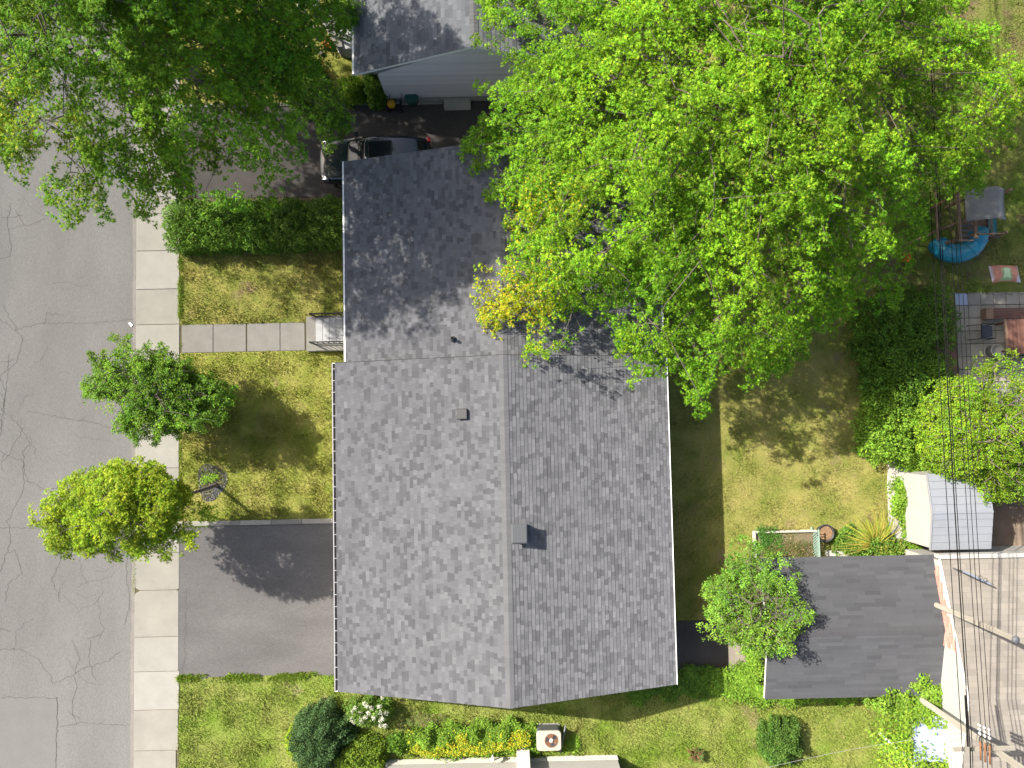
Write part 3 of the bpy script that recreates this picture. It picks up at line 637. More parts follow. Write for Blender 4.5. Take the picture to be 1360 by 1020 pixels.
# porch, steps and railings
fs = thing('front_steps', 'grey front steps with black iron railings at the end of the front walk', 'steps', (*P(420,445),0))
sx0, sx1 = P(406,445,.3)[0], -6.1; y0, y1 = P(430,466,.2)[1], P(430,420,.2)[1]
MB().box(sx0, sx0+.42, y0, y1, -.2, .2).build('step', M['concrete2'], fs, bevel=.015)
MB().box(sx0+.42, sx1, y0, y1, -.2, .38).build('landing', M['concrete2'], fs, bevel=.015)
npl = 7
for i in range(npl):
    xa = sx0+.46+i*(sx1-sx0-.5)/npl; MB().box(xa, xa+(sx1-sx0-.5)/npl-.012, y0+.3, y1-.1, .38, .41).build('plank', M['greywood'], fs, bevel=.004)
def railing(p, a, b, h, n, zb, drop=0):
    rl_ = thing; a = Vector(a); b = Vector(b); r = MB(); r.bar(a+Vector((0,0,h-drop)), b+Vector((0,0,h)), .05, .035); r.bar(a+Vector((0,0,.1)), b+Vector((0,0,.1)), .03, .03)
    for q, dd in ((a,drop),(b,0)): r.bar(q, q+Vector((0,0,h-dd+.05)), .05)
    o = r.build('railing', M['blackmetal'], p)
    for i in range(1, n):
        q = a.lerp(b, i/n); MB().bar(q+Vector((0,0,.11)), q+Vector((0,0,h-drop*(1-i/n)-.02)), .018).build('baluster', M['blackmetal'], o)
railing(fs, (sx0+.45,y1-.05,.38), (sx1,y1-.05,.38), .95, 9, .38)
railing(fs, (sx0+.45,y0+.25,.38), (sx1,y0+.25,.38), .95, 9, .38)
pr = thing('porch', 'narrow porch with a long black railing beside the west wall', 'porch', (XL2-.1, 6, 0))
MB().box(XL2-.13, XL2+.36, 4.6, 9.7, -.1, .4).build('deck', M['greywood'], pr)
railing(pr, (XL2-.08,4.75,.4), (XL2-.08,9.6,.4), 1.0, 34, .4)
pl_ = thing('wall_lamp', 'small black lamp bracket below the eave by the front steps', 'lamp', (XL2-.1,3.0,1.9))
b = MB(); b.bar((XL2+.35,3.0,1.95),(XL2-.02,3.0,1.95),.03); b.build('bracket', M['blackmetal'], pl_); MB().lathe([(.03,1.65),(.07,1.68),(.08,1.86),(.03,1.93)], XL2-.02, 3.0, 8).build('lantern', M['blackmetal'], pl_)

# --- neighbour house to the north
NX0, NY = -5.91, 13.82
nh = thing('neighbour_house', 'grey shingled house at the top with pale siding and dark porch', 'house', (-1.3, 18, 0))
nwx = -5.06; NXR, NXE = -1.1, 3.7; b = MB(); yb = NY+.10
b.prism([(nwx,yb),(2.9,yb),(2.9,30),(nwx,30)], .35, 2.55)
b.add([(nwx,yb,2.55),(2.9,yb,2.55),(NXR,yb,4.5),(nwx,yb+.15,2.55),(2.9,yb+.15,2.55),(NXR,yb+.15,4.5)], [(0,1,2),(5,4,3),(0,2,5,3),(1,4,5,2)])
b.build('wall', M['patchgrey'], nh)  # darker grey backing paints shade into the gaps between siding boards
ns_ = mat('lavender_grey_siding', (.56,.54,.54), .6, noise=.05, nscale=2)
MB().box(nwx-.02, 2.92, NY+.02, 30, -.2, .35).build('foundation', M['concrete2'], nh)
z = .36; i = 0
while z < 4.3:
    z1 = z+.2; HW = lambda q: 1.0 if q < 2.5 else max(0.02, (4.6-q)/(4.6-2.5)); hw = HW(z); h2 = HW(z1); xa = NXR+(nwx-NXR)*hw; xb = NXR+(2.9-NXR)*hw; j_ = random.Random(int(z*10)).uniform(.86,1.06); xc_ = NXR+(nwx-NXR)*h2; xd_ = NXR+(2.9-NXR)*h2  # j_ varies the board tone to paint in shade lines of lapped siding
    if xb-xa > .3: MB().hull([(xa,yb-.05,z),(xb,yb-.05,z),(xb,yb,z),(xa,yb,z)],[(xc_,yb-.006,z1-.025),(xd_,yb-.006,z1-.025),(xd_,yb,z1-.025),(xc_,yb,z1-.025)], (.56*j_,.54*j_,.545*j_)).build('siding_board', M['cloth'], nh)
    z = z1
NG = [((.145,.155,.17),6),((.12,.13,.145),3),((.17,.18,.195),3),((.1,.108,.12),2)]
nr = gable_roof(nh, NX0, NXE, NXR, NY-.02, 30, 2.7, 4.68, 41, cl=NG, expo=.17, wr=(.2,.5))
MB().box(NX0-.1, NX0-.01, NY, 30, 2.56, 2.7).build('gutter_lip', M['white'], nh)
MB().box(NX0-.03, nwx-.01, yb+.6, yb+.75, -.1, 2.55).build('corner_post', M['white'], nh)
window(nh, nwx, 16.8, .9, 1.5, 1.1, (-1,0)); window(nh, nwx, 20, .9, 1.5, 1.1, (-1,0)); window(nh, .6, yb-.03, 1.0, 1.0, .9, (0,-1))
MB().box(P(590,130)[0], P(625,130)[0], NY-.38, NY+.02, -.1, .28).build('step', M['concrete'], nh, bevel=.02)
MB().box(P(516,130)[0], P(588,130)[0], NY-.1, NY+.02, -.1, .1).build('ledge', M['concrete2'], nh, bevel=.02)
po = thing('front_porch', 'grey front porch with stair wall left of the northern house', 'porch', (*P(440,30),0))
a = P(418,10,1)[0]; MB().prism([P(419,12,.9),P(441,12,.9),P(455,62,.9),P(447,62,.9)], -.1, .9).build('stair_wall', M['concrete2'], po)
MB().prism([P(441,-30,1.1),P(470,-30,1.1),P(470,60,1.1),P(452,60,1.1)], -.1, .8).build('deck', M['greywood'], po)
MB().prism([P(395,-40,2.6),P(424,-40,2.6),P(424,8,2.6),P(395,8,2.6)], 2.5, 2.62).build('awning', M['darkplastic'], po)
MB().prism([P(395,7.2,2.6),P(424,7.2,2.6),P(424,9,2.6),P(395,9,2.6)], 2.4, 2.66).build('awning_trim', M['white'], po)
for q in ((400,6),(422,6)):
    a = P(*q, 2.5); MB().box(a[0]-.05,a[0]+.05,a[1]-.05,a[1]+.05,-.1,2.5).build('post', M['white'], po)
window(po, *P(446,40,.9), .2, .9, .6, (-1,0))
M['rock'] = mat('garden_rock', (.13,.12,.11), .9, noise=.2, nscale=8)
# stones and orange flower by the porch
for i,(px,py,r_) in enumerate(((416,44,.2),(423,52,.17),(411,58,.22),(432,58,.16),(420,66,.2),(428,72,.17),(414,36,.18),(426,38,.15))):
    a = P(px,py); r_ *= .7; b = MB(); rr = random.Random(i); b.lathe([(r_*.9,-.05),(r_,.05),(r_*.8,.11),(r_*.35,.14)], a[0], a[1], 6)
    o = b.build('garden_rock', M['rock'], None, bevel=.02); tag(o, ('large','topmost','leftmost','rightmost','middle','lowest','small upper','small inner')[i]+' rounded grey rock in the flower bed beside the northern porch', 'rock', 'rocks in the northern flower bed')
shrub('flowering_plant', 'small plant with orange flowers below the northern porch', 'plant', *P(437,60), .22,.25,.45,500,.07,((.05,.1,.02),(.55,.12,.01),(.6,.2,.02)),5)
# hose bin, mower
a = P(547,131,.4); hb = thing('hose_bin', 'dark green oval bin against the foundation of the northern house', 'bin', (*a,0))
n = 18; ring = lambda rx, ry, z: [(a[0]+rx*math.cos(t_*2*math.pi/n), a[1]-.02+ry*math.sin(t_*2*math.pi/n), z) for t_ in range(n)]
MB().hull(ring(.22,.15,0), ring(.29,.2,.55)).build('tub', M['green'], hb, True); MB().hull(ring(.31,.22,.55), ring(.27,.18,.64)).build('lid', M['green'], hb, bevel=.02)
a = P(524,141); mw = thing('lawn_mower', 'yellow and black lawn mower parked by the northern house wall', 'mower', (a[0],a[1],0))
MB().prism([(a[0]-.28,a[1]-.22),(a[0]+.3,a[1]-.24),(a[0]+.34,a[1]+.2),(a[0]-.24,a[1]+.22)], .1, .26).build('deck', M['blackmetal'], mw, bevel=.04)
MB().lathe([(.17,.26),(.19,.34),(.15,.46),(.06,.5)], a[0]-.08, a[1]-.05, 16).build('engine_cover', M['yellow'], mw, True)
MB().lathe([(.09,.26),(.1,.4),(.05,.42)], a[0]+.2, a[1]+.02, 12).build('engine', M['galv'], mw)
for dx, dy in ((-.22,-.25),(.26,-.27),(.3,.23),(-.2,.25)):
    MB().tube([(a[0]+dx,a[1]+dy-.03,.1),(a[0]+dx,a[1]+dy+.03,.1)], .1, 12).build('wheel', M['tyre'], mw)
b = MB(); b.tube([(a[0]+.25,a[1]-.15,.2),(a[0]+.42,a[1]+.15,.75),(a[0]+.3,a[1]+.45,.95),(a[0]+.1,a[1]+.45,.95),(a[0]-.1,a[1]+.15,.7),(a[0]-.2,a[1]+.15,.2)], .014, 6); b.build('handle', M['blackmetal'], mw)

# --- parked SUV, front towards the street (left)
cxy = P(498, 213, .7); car = thing('parked_car', 'black SUV parked on the shaded driveway partly under the roof edge', 'car', (0,0,0))
def carloft(secs, prof, name, m, par, sub=2, caps=True):
    b = MB(); n = len(prof(*secs[0][1:])); V = []; F = []
    for s in secs: V += [(s[0], y_, z_) for y_, z_ in prof(*s[1:])]
    for i in range(len(secs)-1):
        for j in range(n): F.append((i*n+j, (i+1)*n+j, (i+1)*n+(j+1)%n, i*n+(j+1)%n))
    if caps: F += [tuple(range(n)), tuple((len(secs)-1)*n+j for j in range(n-1,-1,-1))]
    return b.add(V, F).build(name, m, par, True, subsurf=sub)
bodyprof = lambda w_, zb, zt: [(-w_*.9,zb),(-w_,zb+.12),(-w_,(zb+zt)/2),(-w_*.97,zt-.1),(-w_*.86,zt-.01),(-w_*.45,zt+.035),(0,zt+.05),(w_*.45,zt+.035),(w_*.86,zt-.01),(w_*.97,zt-.1),(w_,(zb+zt)/2),(w_,zb+.12),(w_*.9,zb)]
secs = [(2.34,.62,.38,.62),(2.31,.72,.3,.7),(2.2,.84,.27,.78),(1.95,.9,.25,.86),(1.5,.925,.24,.95),(1.05,.935,.24,1.0),(.2,.94,.24,1.02),(-1.1,.94,.24,1.03),(-1.8,.925,.26,1.03),(-2.15,.88,.3,1.0),(-2.3,.8,.38,.92),(-2.34,.7,.45,.82)]
body = carloft(secs, bodyprof, 'body', M['carpaint'], car)
cabprof = lambda wb_, wt, zb, zt: [(-wb_,zb),(-wb_*.6-wt*.4,zb+(zt-zb)*.5),(-wt,zt-.04),(-wt*.8,zt),(0,zt+.03),(wt*.8,zt),(wt,zt-.04),(wb_*.6+wt*.4,zb+(zt-zb)*.5),(wb_,zb)]
gl = carloft([(1.1,.78,.76,.98,1.02),(.75,.82,.74,.98,1.22),(.32,.84,.70,.98,1.46),(-.3,.85,.70,.98,1.54),(-1.2,.84,.69,.98,1.53),(-1.75,.82,.68,.98,1.46),(-2.1,.8,.7,.96,1.2),(-2.22,.78,.72,.95,1.0)], cabprof, 'windshield_and_windows', M['glass'], car)
gl.name = 'windows'
roofp = lambda w_, z_: [(-w_,z_-.05),(-w_*.9,z_),(-w_*.4,z_+.03),(0,z_+.04),(w_*.4,z_+.03),(w_*.9,z_),(w_,z_-.05),(w_*.9,z_-.07),(0,z_-.05),(-w_*.9,z_-.07)]
rp = carloft([(.34,.68,1.475),(.1,.71,1.535),(-.5,.73,1.565),(-1.2,.72,1.56),(-1.8,.7,1.49),(-1.95,.68,1.44)], roofp, 'roof', M['carpaint'], car)
MB().hull([(.12,-.5,1.57),(-.85,-.5,1.6),(-.85,.5,1.6),(.12,.5,1.57)], [(.10,-.48,1.592),(-.83,-.48,1.618),(-.83,.48,1.618),(.10,.48,1.592)]).build('sunroof', M['glass'], rp, bevel=.01)
for s in (-1, 1):
    MB().tube([(.1,s*.66,1.57),(-.5,s*.68,1.61),(-1.7,s*.66,1.55)], .016, 6).build('roof_rail', M['blackmetal'], rp)
    MB().bar((1.05,s*.76,1.04),(.36,s*.70,1.46),.07,.04).build('pillar', M['carpaint'], car)
    for xa in (-.35,-1.35): MB().bar((xa,s*.85,1.02),(xa-.03,s*.715,1.5),.07,.02).build('pillar', M['carpaint'], car)
    MB().hull([(2.27,s*.5,.66),(2.27,s*.84,.66),(1.95,s*.9,.74),(2.05,s*.6,.74)],[(2.24,s*.5,.79),(2.17,s*.82,.81),(1.88,s*.86,.885),(2.05,s*.58,.86)]).build('headlight', M['lamp'], car, bevel=.015)
    MB().box(-2.36,-2.2,s*.78-.1,s*.78+.1,.72,.92).build('tail_light', mat('tail_red',(.35,.01,.01),.2), car, bevel=.03)
    mr = MB(); mr.hull([(.62,s*.93,1.02),(.62,s*1.1,1.03),(.78,s*1.1,1.03),(.82,s*.93,1.02)],[(.64,s*.93,1.14),(.64,s*1.08,1.16),(.76,s*1.08,1.15),(.79,s*.93,1.13)]); mr.build('mirror', M['carpaint'], car, bevel=.02)
    for xw in (1.45,-1.4):
        wv = MB().tube([(xw,s*.70,.34),(xw,s*.945,.34)], .345, 24).build('wheel', M['tyre'], car, bevel=.02)
        MB().tube([(xw,s*.93,.34),(xw,s*.952,.34)], .22, 18).build('rim', M['alloy'], wv)
MB().box(2.28,2.36,-.42,.42,.4,.6).build('grille', M['blackmetal'], car, bevel=.02)
MB().hull([(1.0,-.7,1.03),(1.0,.7,1.03),(.96,.7,1.03),(.96,-.7,1.03)],[(1.0,-.7,1.05),(1.0,.7,1.05),(.96,.7,1.05),(.96,-.7,1.05)]).build('wiper', M['blackmetal'], car)
car.location = (cxy[0], cxy[1], 0); car.rotation_euler = (0,0,math.pi)

# --- house to the south (only its north wall and chimney foot show)
sh = thing('southern_house', 'pale house at the bottom edge seen by its north wall', 'house', (0, -16, 0))
sy = P(770,1000)[1]-.1; sx0_, sx1_ = P(514,1000)[0], P(819,994)[0]
MB().box(sx0_, sx1_, sy-9, sy, -.2, .42).build('foundation', mat('cream_concrete',(.42,.41,.35),.85,noise=.08,nscale=2), sh)
MB().box(sx0_+.04, sx1_-.04, sy-8.96, sy-.04, .42, 2.6).build('wall', M['whitew'], sh)
for i in range(11): MB().hull([(sx0_+.03,sy-.04,.43+i*.19),(sx1_-.03,sy-.04,.43+i*.19),(sx1_-.03,sy-.012,.43+i*.19),(sx0_+.03,sy-.012,.43+i*.19)],[(sx0_+.03,sy-.04,.61+i*.19),(sx1_-.03,sy-.04,.61+i*.19),(sx1_-.03,sy-.03,.61+i*.19),(sx0_+.03,sy-.03,.61+i*.19)]).build('siding_board', M['whitew'], sh)
c0, c1 = P(686,990)[0], P(703,990)[0]; ck = MB().box(c0, c1, sy, sy+.38, -.1, 3.9).build('chimney', mat('chimney_block',(.46,.43,.38),.85,noise=.1,nscale=3), sh, bevel=.01)
gable_roof(sh, sx0_-.4, sx1_+.4, (sx0_+sx1_)/2, sy-9.3, sy-.6, 2.7, 4.4, 71)
b = MB(); xx, _ = P(655,1000); b.tube([(xx,sy+.02,.3),(xx,sy+.22,.3),(xx,sy+.26,.4),(xx,sy+.26,.75)], .045, 10); b.build('vent_pipe', M['ceramic'], sh, True)
MB().lathe([(.09,.75),(.1,.8),(.05,.86)], xx, sy+.26, 12).build('vent_cap', M['white'], sh, True)
# heat pump
ax, ay = P(729,984,.75); ac = thing('heat_pump', 'cream air conditioning unit with a round dark fan by the southern wall', 'air conditioner', (ax,ay,0))
def rrect(x0,x1,y0,y1,r,z,n=5):
    o = []
    for (cx_,cy_,a0) in ((x1-r,y1-r,0),(x0+r,y1-r,90),(x0+r,y0+r,180),(x1-r,y0+r,270)):
        for i in range(n+1): a = R(a0+90*i/n); o.append((cx_+r*math.cos(a), cy_+r*math.sin(a), z))
    return o
MB().hull(rrect(ax-.5,ax+.5,ay-.4,ay+.4,.1,0), rrect(ax-.5,ax+.5,ay-.4,ay+.4,.1,.08)).build('pad', M['concrete2'], ac)
MB().hull(rrect(ax-.48,ax+.48,ay-.38,ay+.38,.13,.08), rrect(ax-.48,ax+.48,ay-.38,ay+.38,.13,.68)).build('coil', M['galv'], ac)
MB().hull(rrect(ax-.5,ax+.5,ay-.4,ay+.4,.14,.68), rrect(ax-.49,ax+.49,ay-.39,ay+.39,.13,.76)).build('top_panel', mat('ac_cream',(.40,.365,.30),.6), ac, bevel=.015)
fx, fy = ax+.1, ay+.02
wl_ = MB().lathe([(.27,.762),(.27,.768)], fx, fy, 28).build('fan_well', M['rust'], ac)
fb = MB()
for i in range(3):
    a0 = R(i*120+20); fb.add([(fx+.08*math.cos(a0),fy+.08*math.sin(a0),.772),(fx+.25*math.cos(a0),fy+.25*math.sin(a0),.774),(fx+.25*math.cos(a0+.9),fy+.25*math.sin(a0+.9),.782),(fx+.09*math.cos(a0+.8),fy+.09*math.sin(a0+.8),.782)], [(0,1,2,3)])
fb.build('fan_blades', M['darkplastic'], wl_)
MB().lathe([(.085,.77),(.08,.8),(.02,.81)], fx, fy, 18).build('fan_hub', mat('hub',(.6,.55,.5),.5), wl_, True)
g = MB()
for rr_ in (.13,.18,.23,.27): g.tube([(fx+rr_*math.cos(R(i*15)), fy+rr_*math.sin(R(i*15)), .8) for i in range(25)], .004, 4, False)
g.build('fan_guard', M['galv'], wl_)
b = MB(); q = P(752,967,.9); q2 = P(744,1000,.1); b.tube([(q2[0],q2[1],.1),(q2[0]+.05,q2[1]+.4,.35),(q[0],q[1],.6)], .035, 8)
tag(b.build('grey_pipe', M['galv'], None, True), 'grey slanting pipe on the grass right of the cream heat pump', 'pipe')

# --- garage with dark shingles
GX0, GX1, GY1, GY0 = 9.44, 16.25, -5.5, -10.78; ga = thing('garage', 'dark grey flat looking garage roof east of the back yard', 'garage', (12.8,-8.1,0))
gz, gr = 2.3, 2.95; gm = (GY0+GY1)/2
b = MB(); t_ = .12
b.add([(GX0,GY0,gz-t_),(GX0,gm,gr-t_),(GX0,GY1,gz-t_),(GX0,GY0,gz),(GX0,gm,gr),(GX0,GY1,gz),(GX1,GY0,gz-t_),(GX1,gm,gr-t_),(GX1,GY1,gz-t_),(GX1,GY0,gz),(GX1,gm,gr),(GX1,GY1,gz)],
   [(0,3,4,1),(1,4,5,2),(7,10,9,6),(8,11,10,7),(0,6,9,3),(2,5,11,8),(3,9,10,4),(4,10,11,5),(0,1,7,6),(1,2,8,7)])
b.mi[6] = 1; b.mi[7] = 1; gro = b.build('roof', [M['white'], M['underlay']], ga)
GD = [((.062,.064,.070),6),((.058,.060,.066),3),((.066,.068,.074),3),((.054,.056,.061),2)]
for s, ye in ((1,GY1),(-1,GY0)):
    dn = Vector((0,ye-gm,gz-gr)); nn = Vector((0,s*abs(dn.z),abs(dn.y))).normalized(); m = MB()
    shingles(m, (GX0,gm,gr) if s < 0 else (GX1,gm,gr), (GX1,gm,gr) if s < 0 else (GX0,gm,gr), dn, nn, dn.length+.03, .145, (.5,1.0), GD, 51+s, thick=.006)
    m.build('shingles', M['shingle'], gro, kind='stuff')
rc = MB(); x = GX0
while x < GX1-.01:
    xa = min(x+.3, GX1); rc.add([(x,gm-.16,gr-.01),(x,gm,gr+.03),(x,gm+.16,gr-.01),(xa,gm-.16,gr-.018),(xa,gm,gr+.02),(xa,gm+.16,gr-.018)], [(0,3,4,1),(1,4,5,2)], (.06,.06,.065)); x = xa
rc.build('ridge_caps', M['shingle'], gro, kind='stuff')
MB().box(GX0+.85, GX1-.2, GY0+.75, GY1-.6, -.2, gz-.1).build('wall', M['whitew'], ga)
for x0_, x1_ in ((GX0+.85,GX0+.95),(GX1-.3,GX1-.2)): MB().add([(x0_,GY0+.75,gz-.1),(x0_,GY1-.6,gz-.1),(x0_,gm,gr-.13),(x1_,GY0+.75,gz-.1),(x1_,GY1-.6,gz-.1),(x1_,gm,gr-.13)],[(0,2,1),(3,4,5),(0,3,5,2),(1,2,5,4)]).build('gable_wall', M['whitew'], ga)
dr = MB().box(GX0+.80,GX0+.845,-9.6,-7.2,0,2.0).build('door', M['cream'], ga); MB().box(GX0+.75,GX0+.799,-8.45,-8.35,.9,.95).build('handle', M['blackmetal'], dr)

# --- building with the brown roof, east
eb = thing('brown_roof_building', 'building with a pale brown block shingle roof and white west wall at the right edge', 'house', (22,-8,0))
ez0, ezr = 2.9, 4.3; ra_, rb_, rc_ = P(1249,742,ez0), P(1288,930,ezr), P(1289,1060,3.9); XE = 34
roofp_ = [ra_, (XE,ra_[1]), (XE,rb_[1]), rb_]
bt = MB(); yS = rb_[1]-5.6
bt.add([(ra_[0],ra_[1],ez0),(XE,ra_[1],ez0),(XE,rb_[1],ezr),(rb_[0],rb_[1],ezr),(XE,yS,ez0),(rb_[0]-.05,yS,ez0)]+[(ra_[0],ra_[1],ez0-.14),(XE,ra_[1],ez0-.14),(XE,rb_[1],ezr-.14),(rb_[0],rb_[1],ezr-.14),(XE,yS,ez0-.14),(rb_[0]-.05,yS,ez0-.14)],
   [(0,3,2,1),(3,5,4,2),(6,7,8,9),(9,8,10,11),(0,1,7,6),(3,0,6,9),(5,3,9,11),(4,5,11,10)])
bt.mi[0] = 1; bt.mi[1] = 1; er = bt.build('roof', [M['white'], M['underlay2']], eb)
EBc = [(.195,.178,.156),(.21,.19,.167),(.18,.165,.145),(.2,.183,.158)]
dn = Vector((0,ra_[1]-rb_[1],ez0-ezr)); Ls = dn.length; dn.normalize(); nn = Vector((0,-dn.z,dn.y)).normalized(); nn = nn if nn.z > 0 else -nn
rdd = random.Random(77); ex = .205; nc = int(Ls/ex); cnt = 0; stf = MB(); shm = {}
for i in range(nc+1):
    s0 = i*ex; s1 = min(s0+ex-.008, Ls+.02)
    yl = rb_[1]+dn.y*s0; fx_ = rb_[0]+(ra_[0]-rb_[0])*s0/Ls; x = fx_+(.22 if i % 2 else 0)
    if i % 2: x = fx_-.2
    while x < 26:
        x1 = x+.44; a0 = max(x, fx_); c = rdd.choice(EBc); j = 1+rdd.gauss(0,.04); c = tuple(q*j for q in c)
        top_, h1 = .004, .013+rdd.random()*.005
        q = lambda xx, s, h: Vector((xx, rb_[1], ezr))+dn*s+nn*h
        if x1-a0 > .05:
            m = MB() if (x < 21.6 and cnt < 300) else stf
            m.add([q(a0,s0,top_),q(x1-.008,s0,top_),q(x1-.008,s1,h1),q(a0,s1,h1),q(a0,s1,.001),q(x1-.008,s1,.001),q(a0,s0,.001),q(x1-.008,s0,.001)], [(0,1,2,3)[::-1],(3,2,5,4)[::-1],(0,3,4,6)[::-1],(1,7,5,2)[::-1]], c)
            if m is not stf: m.build('shingle', M['shingle'], er); cnt += 1
        x = x1
stf.build('shingles', M['shingle'], er, kind='stuff')
s2 = MB(); shingles(s2, (XE,rb_[1],ezr), (rb_[0],rb_[1],ezr), (0,yS-rb_[1],ez0-ezr), (0,-1.4,5.6), 5.8, .205, (.42,.46), [(c,1) for c in EBc], 78, thick=.012); s2.build('shingles', M['shingle'], er, kind='stuff')
MB().prism([(ra_[0]-.07,ra_[1]+.0),(XE,ra_[1]+.0),(XE,ra_[1]+.16),(ra_[0]-.07,ra_[1]+.16)], 2.6, 3.0).build('eave_trim', M['whitew'], eb, bevel=.01)
wx0 = ra_[0]+.05; wx1 = rb_[0]+.05
fw_ = [(ra_[0]+.03,ra_[1]-.02),(rb_[0]+.03,rb_[1]),(rb_[0]+.0,yS+.1),(XE,yS+.1),(XE,ra_[1]-.02)]
# side wall: white, its northern stretch in salmon brick
MB().prism([(ra_[0]+.06,ra_[1]-.1),(rb_[0]+.06,rb_[1]),(rb_[0]+.02,yS+.2),(XE,yS+.2),(XE,ra_[1]-.1)], -.2, [2.7]*5).build('wall', M['whitew'], eb)
gb = MB(); gw = [(ra_[0]+.06,ra_[1]-.1,2.7),(rb_[0]+.06,rb_[1],2.7),(rb_[0]+.02,yS+.2,2.7),(rb_[0]+.06,rb_[1],ezr-.16)]
gb.add(gw+[(v_[0]+.15,v_[1],v_[2]) for v_ in gw], [(0,1,3),(1,2,3),(4,7,5),(5,7,6),(0,3,7,4),(3,2,6,7)]); gb.build('gable_wall', M['whitew'], eb)
lp_ = lambda t, off, z: (ra_[0]+.06+(rb_[0]-ra_[0])*t-off, ra_[1]-.1+(rb_[1]-ra_[1]+.1)*t, z)
nb = 0; brk = mat('salmon_bricks',(1,1,1),.85,tint=True,fine=.1)
for zi in range(12):
    for k in range(7):
        t0 = .05+k*.085+(.042 if zi % 2 else 0); t1 = t0+.08; z0 = 1.5+zi*.17; c = random.Random(zi*9+k).uniform(.85,1.12)
        if z0+.16 > ez0+(ezr-ez0)*t0-.2: continue
        MB().hull([lp_(t0,.0,z0),lp_(t1,.0,z0),lp_(t1,.05,z0),lp_(t0,.05,z0)][::-1],[lp_(t0,.0,z0+.158),lp_(t1,.0,z0+.158),lp_(t1,.05,z0+.158),lp_(t0,.05,z0+.158)][::-1],(.36*c,.175*c,.14*c)).build('brick', brk, eb)
# white band (flat coping wall) between garage and the building
MB().prism([(P(1258,860,1.3)),(P(1276,860,1.3)),P(1280,1060,1.3),P(1262,1060,1.3)], -.2, 1.3).build('side_wall', M['whitew'], eb)

# --- white metal shed
sd_ = thing('garden_shed', 'white shed with a pale ribbed metal roof under the power lines', 'shed', (*P(1270,680),0))
z1_, z2_ = 2.1, 2.36; ax0, ax1 = P(1233,680,z1_)[0], P(1313,680,z1_)[0]; ay0, ay1 = P(1270,730,z1_)[1], P(1270,628,z1_)[1]; am = (ay0+ay1)/2
MB().prism([(ax0+.02,ay0+.08),(ax1-.08,ay0+.08),(ax1-.08,ay1-.08),(ax0+.02,ay1-.08)], -.1, z1_-.03).build('wall', M['whitew'], sd_)
npn = 10
for s, ye in ((1,ay1),(-1,ay0)):
    for i in range(5):
        f0, f1 = i/5, (i+1)/5-.006; ya, yb_ = am+(ye-am)*f0, am+(ye-am)*f1; za, zb_ = z2_+(z1_-z2_)*f0, z2_+(z1_-z2_)*f1; h0, h1 = .03, .045
        MB().hull([(ax0,ya,za),(ax1,ya,za),(ax1,yb_,zb_),(ax0,yb_,zb_)][::(-1 if s > 0 else -1)], [(ax0,ya,za+h0),(ax1,ya,za+h0),(ax1,yb_,zb_+h1),(ax0,yb_,zb_+h1)][::-1]).build('roof_panel', M['metalroof'], sd_)
b = MB(); b.bar((ax0,am,z2_+.04),(ax1,am,z2_+.04),.1,.03); b.build('ridge_cap', M['metalroof'], sd_)
b = MB(); b.bar((ax0-.02,ay1,z1_+.02),(ax0-.02,am,z2_+.02),.03,.09); b.bar((ax0-.02,ay0,z1_+.02),(ax0-.02,am,z2_+.02),.03,.09); b.build('rake_trim', M['patchgrey'], sd_)
lx = P(1220,680,.0)[0]; MB().prism([(lx+.05,ay0+.5),(ax0+.015,ay0+.1),(ax0+.015,ay1-.1),(lx+.05,ay1-.0)], -.1, [1.2,2.0,2.0,1.2]).build('side_lean_to', M['whitew'], sd_)
bx_ = thing('wooden_box', 'weathered wooden planter box north of the white shed', 'box', (*P(1235,618),0)); q0, q1 = P(1222,625,.5), P(1250,612,.5)
for x0_, x1_, y0_, y1_ in ((q0[0],q1[0],q0[1],q0[1]+.05),(q0[0],q1[0],q1[1]-.05,q1[1]),(q0[0],q0[0]+.05,q0[1]+.051,q1[1]-.051),(q1[0]-.05,q1[0],q0[1]+.051,q1[1]-.051)): MB().box(x0_,x1_,y0_,y1_,0,.5).build('board', M['wood'], bx_)
MB().box(q0[0]+.051,q1[0]-.051,q0[1]+.051,q1[1]-.051,0,.38).build('soil', M['dirt'], bx_)
# pale concrete walk beside the ivy
cp = st('side_path', MB().prism(PL([(1181,742),(1180,690),(1178,640),(1180,612),(1196,604),(1200,588),(1209,588),(1211,742)]), -.3, .05), M['concrete'], bevel=.01)
st('brown_dirt', MB().prism(PL([(1305,640),(1400,640),(1400,737),(1305,737)]), -.2, -.0), mat('dirt_paving',(.17,.13,.10),.9,noise=.3,nscale=1.5,fine=.2))

# --- patio
pa = st('patio', MB().prism(PL([(1266,388),(1420,388),(1420,520),(1268,520)]), -.3, -.03), M['joint'])
px0, py1 = P(1268,389); rdd = random.Random(4); tw_ = .545
for i in range(9):
    for j in range(9):
        x0_, y0_ = px0+i*tw_, py1-(j+1)*tw_; c = rdd.random()
        m_ = M['tile'] if not (i == 0 and j == 0) else M['tarp']
        if x0_ < 24: MB().box(x0_+.014, x0_+tw_-.014, y0_+.014, y0_+tw_-.014, -.2, rdd.uniform(-.004,.008)).build('tile', m_ if c < .75 else M['concrete2'], pa)
bb = MB()
for j in range(34):
    for i in range(2):
        y_ = py1-j*.105; bb.box(px0-.5+i*.23, px0-.5+i*.23+.21, y_-.095, y_, -.1, rdd.uniform(-.005,.015), tuple(q*rdd.uniform(.7,1.3) for q in (.22,.14,.11)))
tag(bb.build('brick_border', brk, pa), kind='stuff')
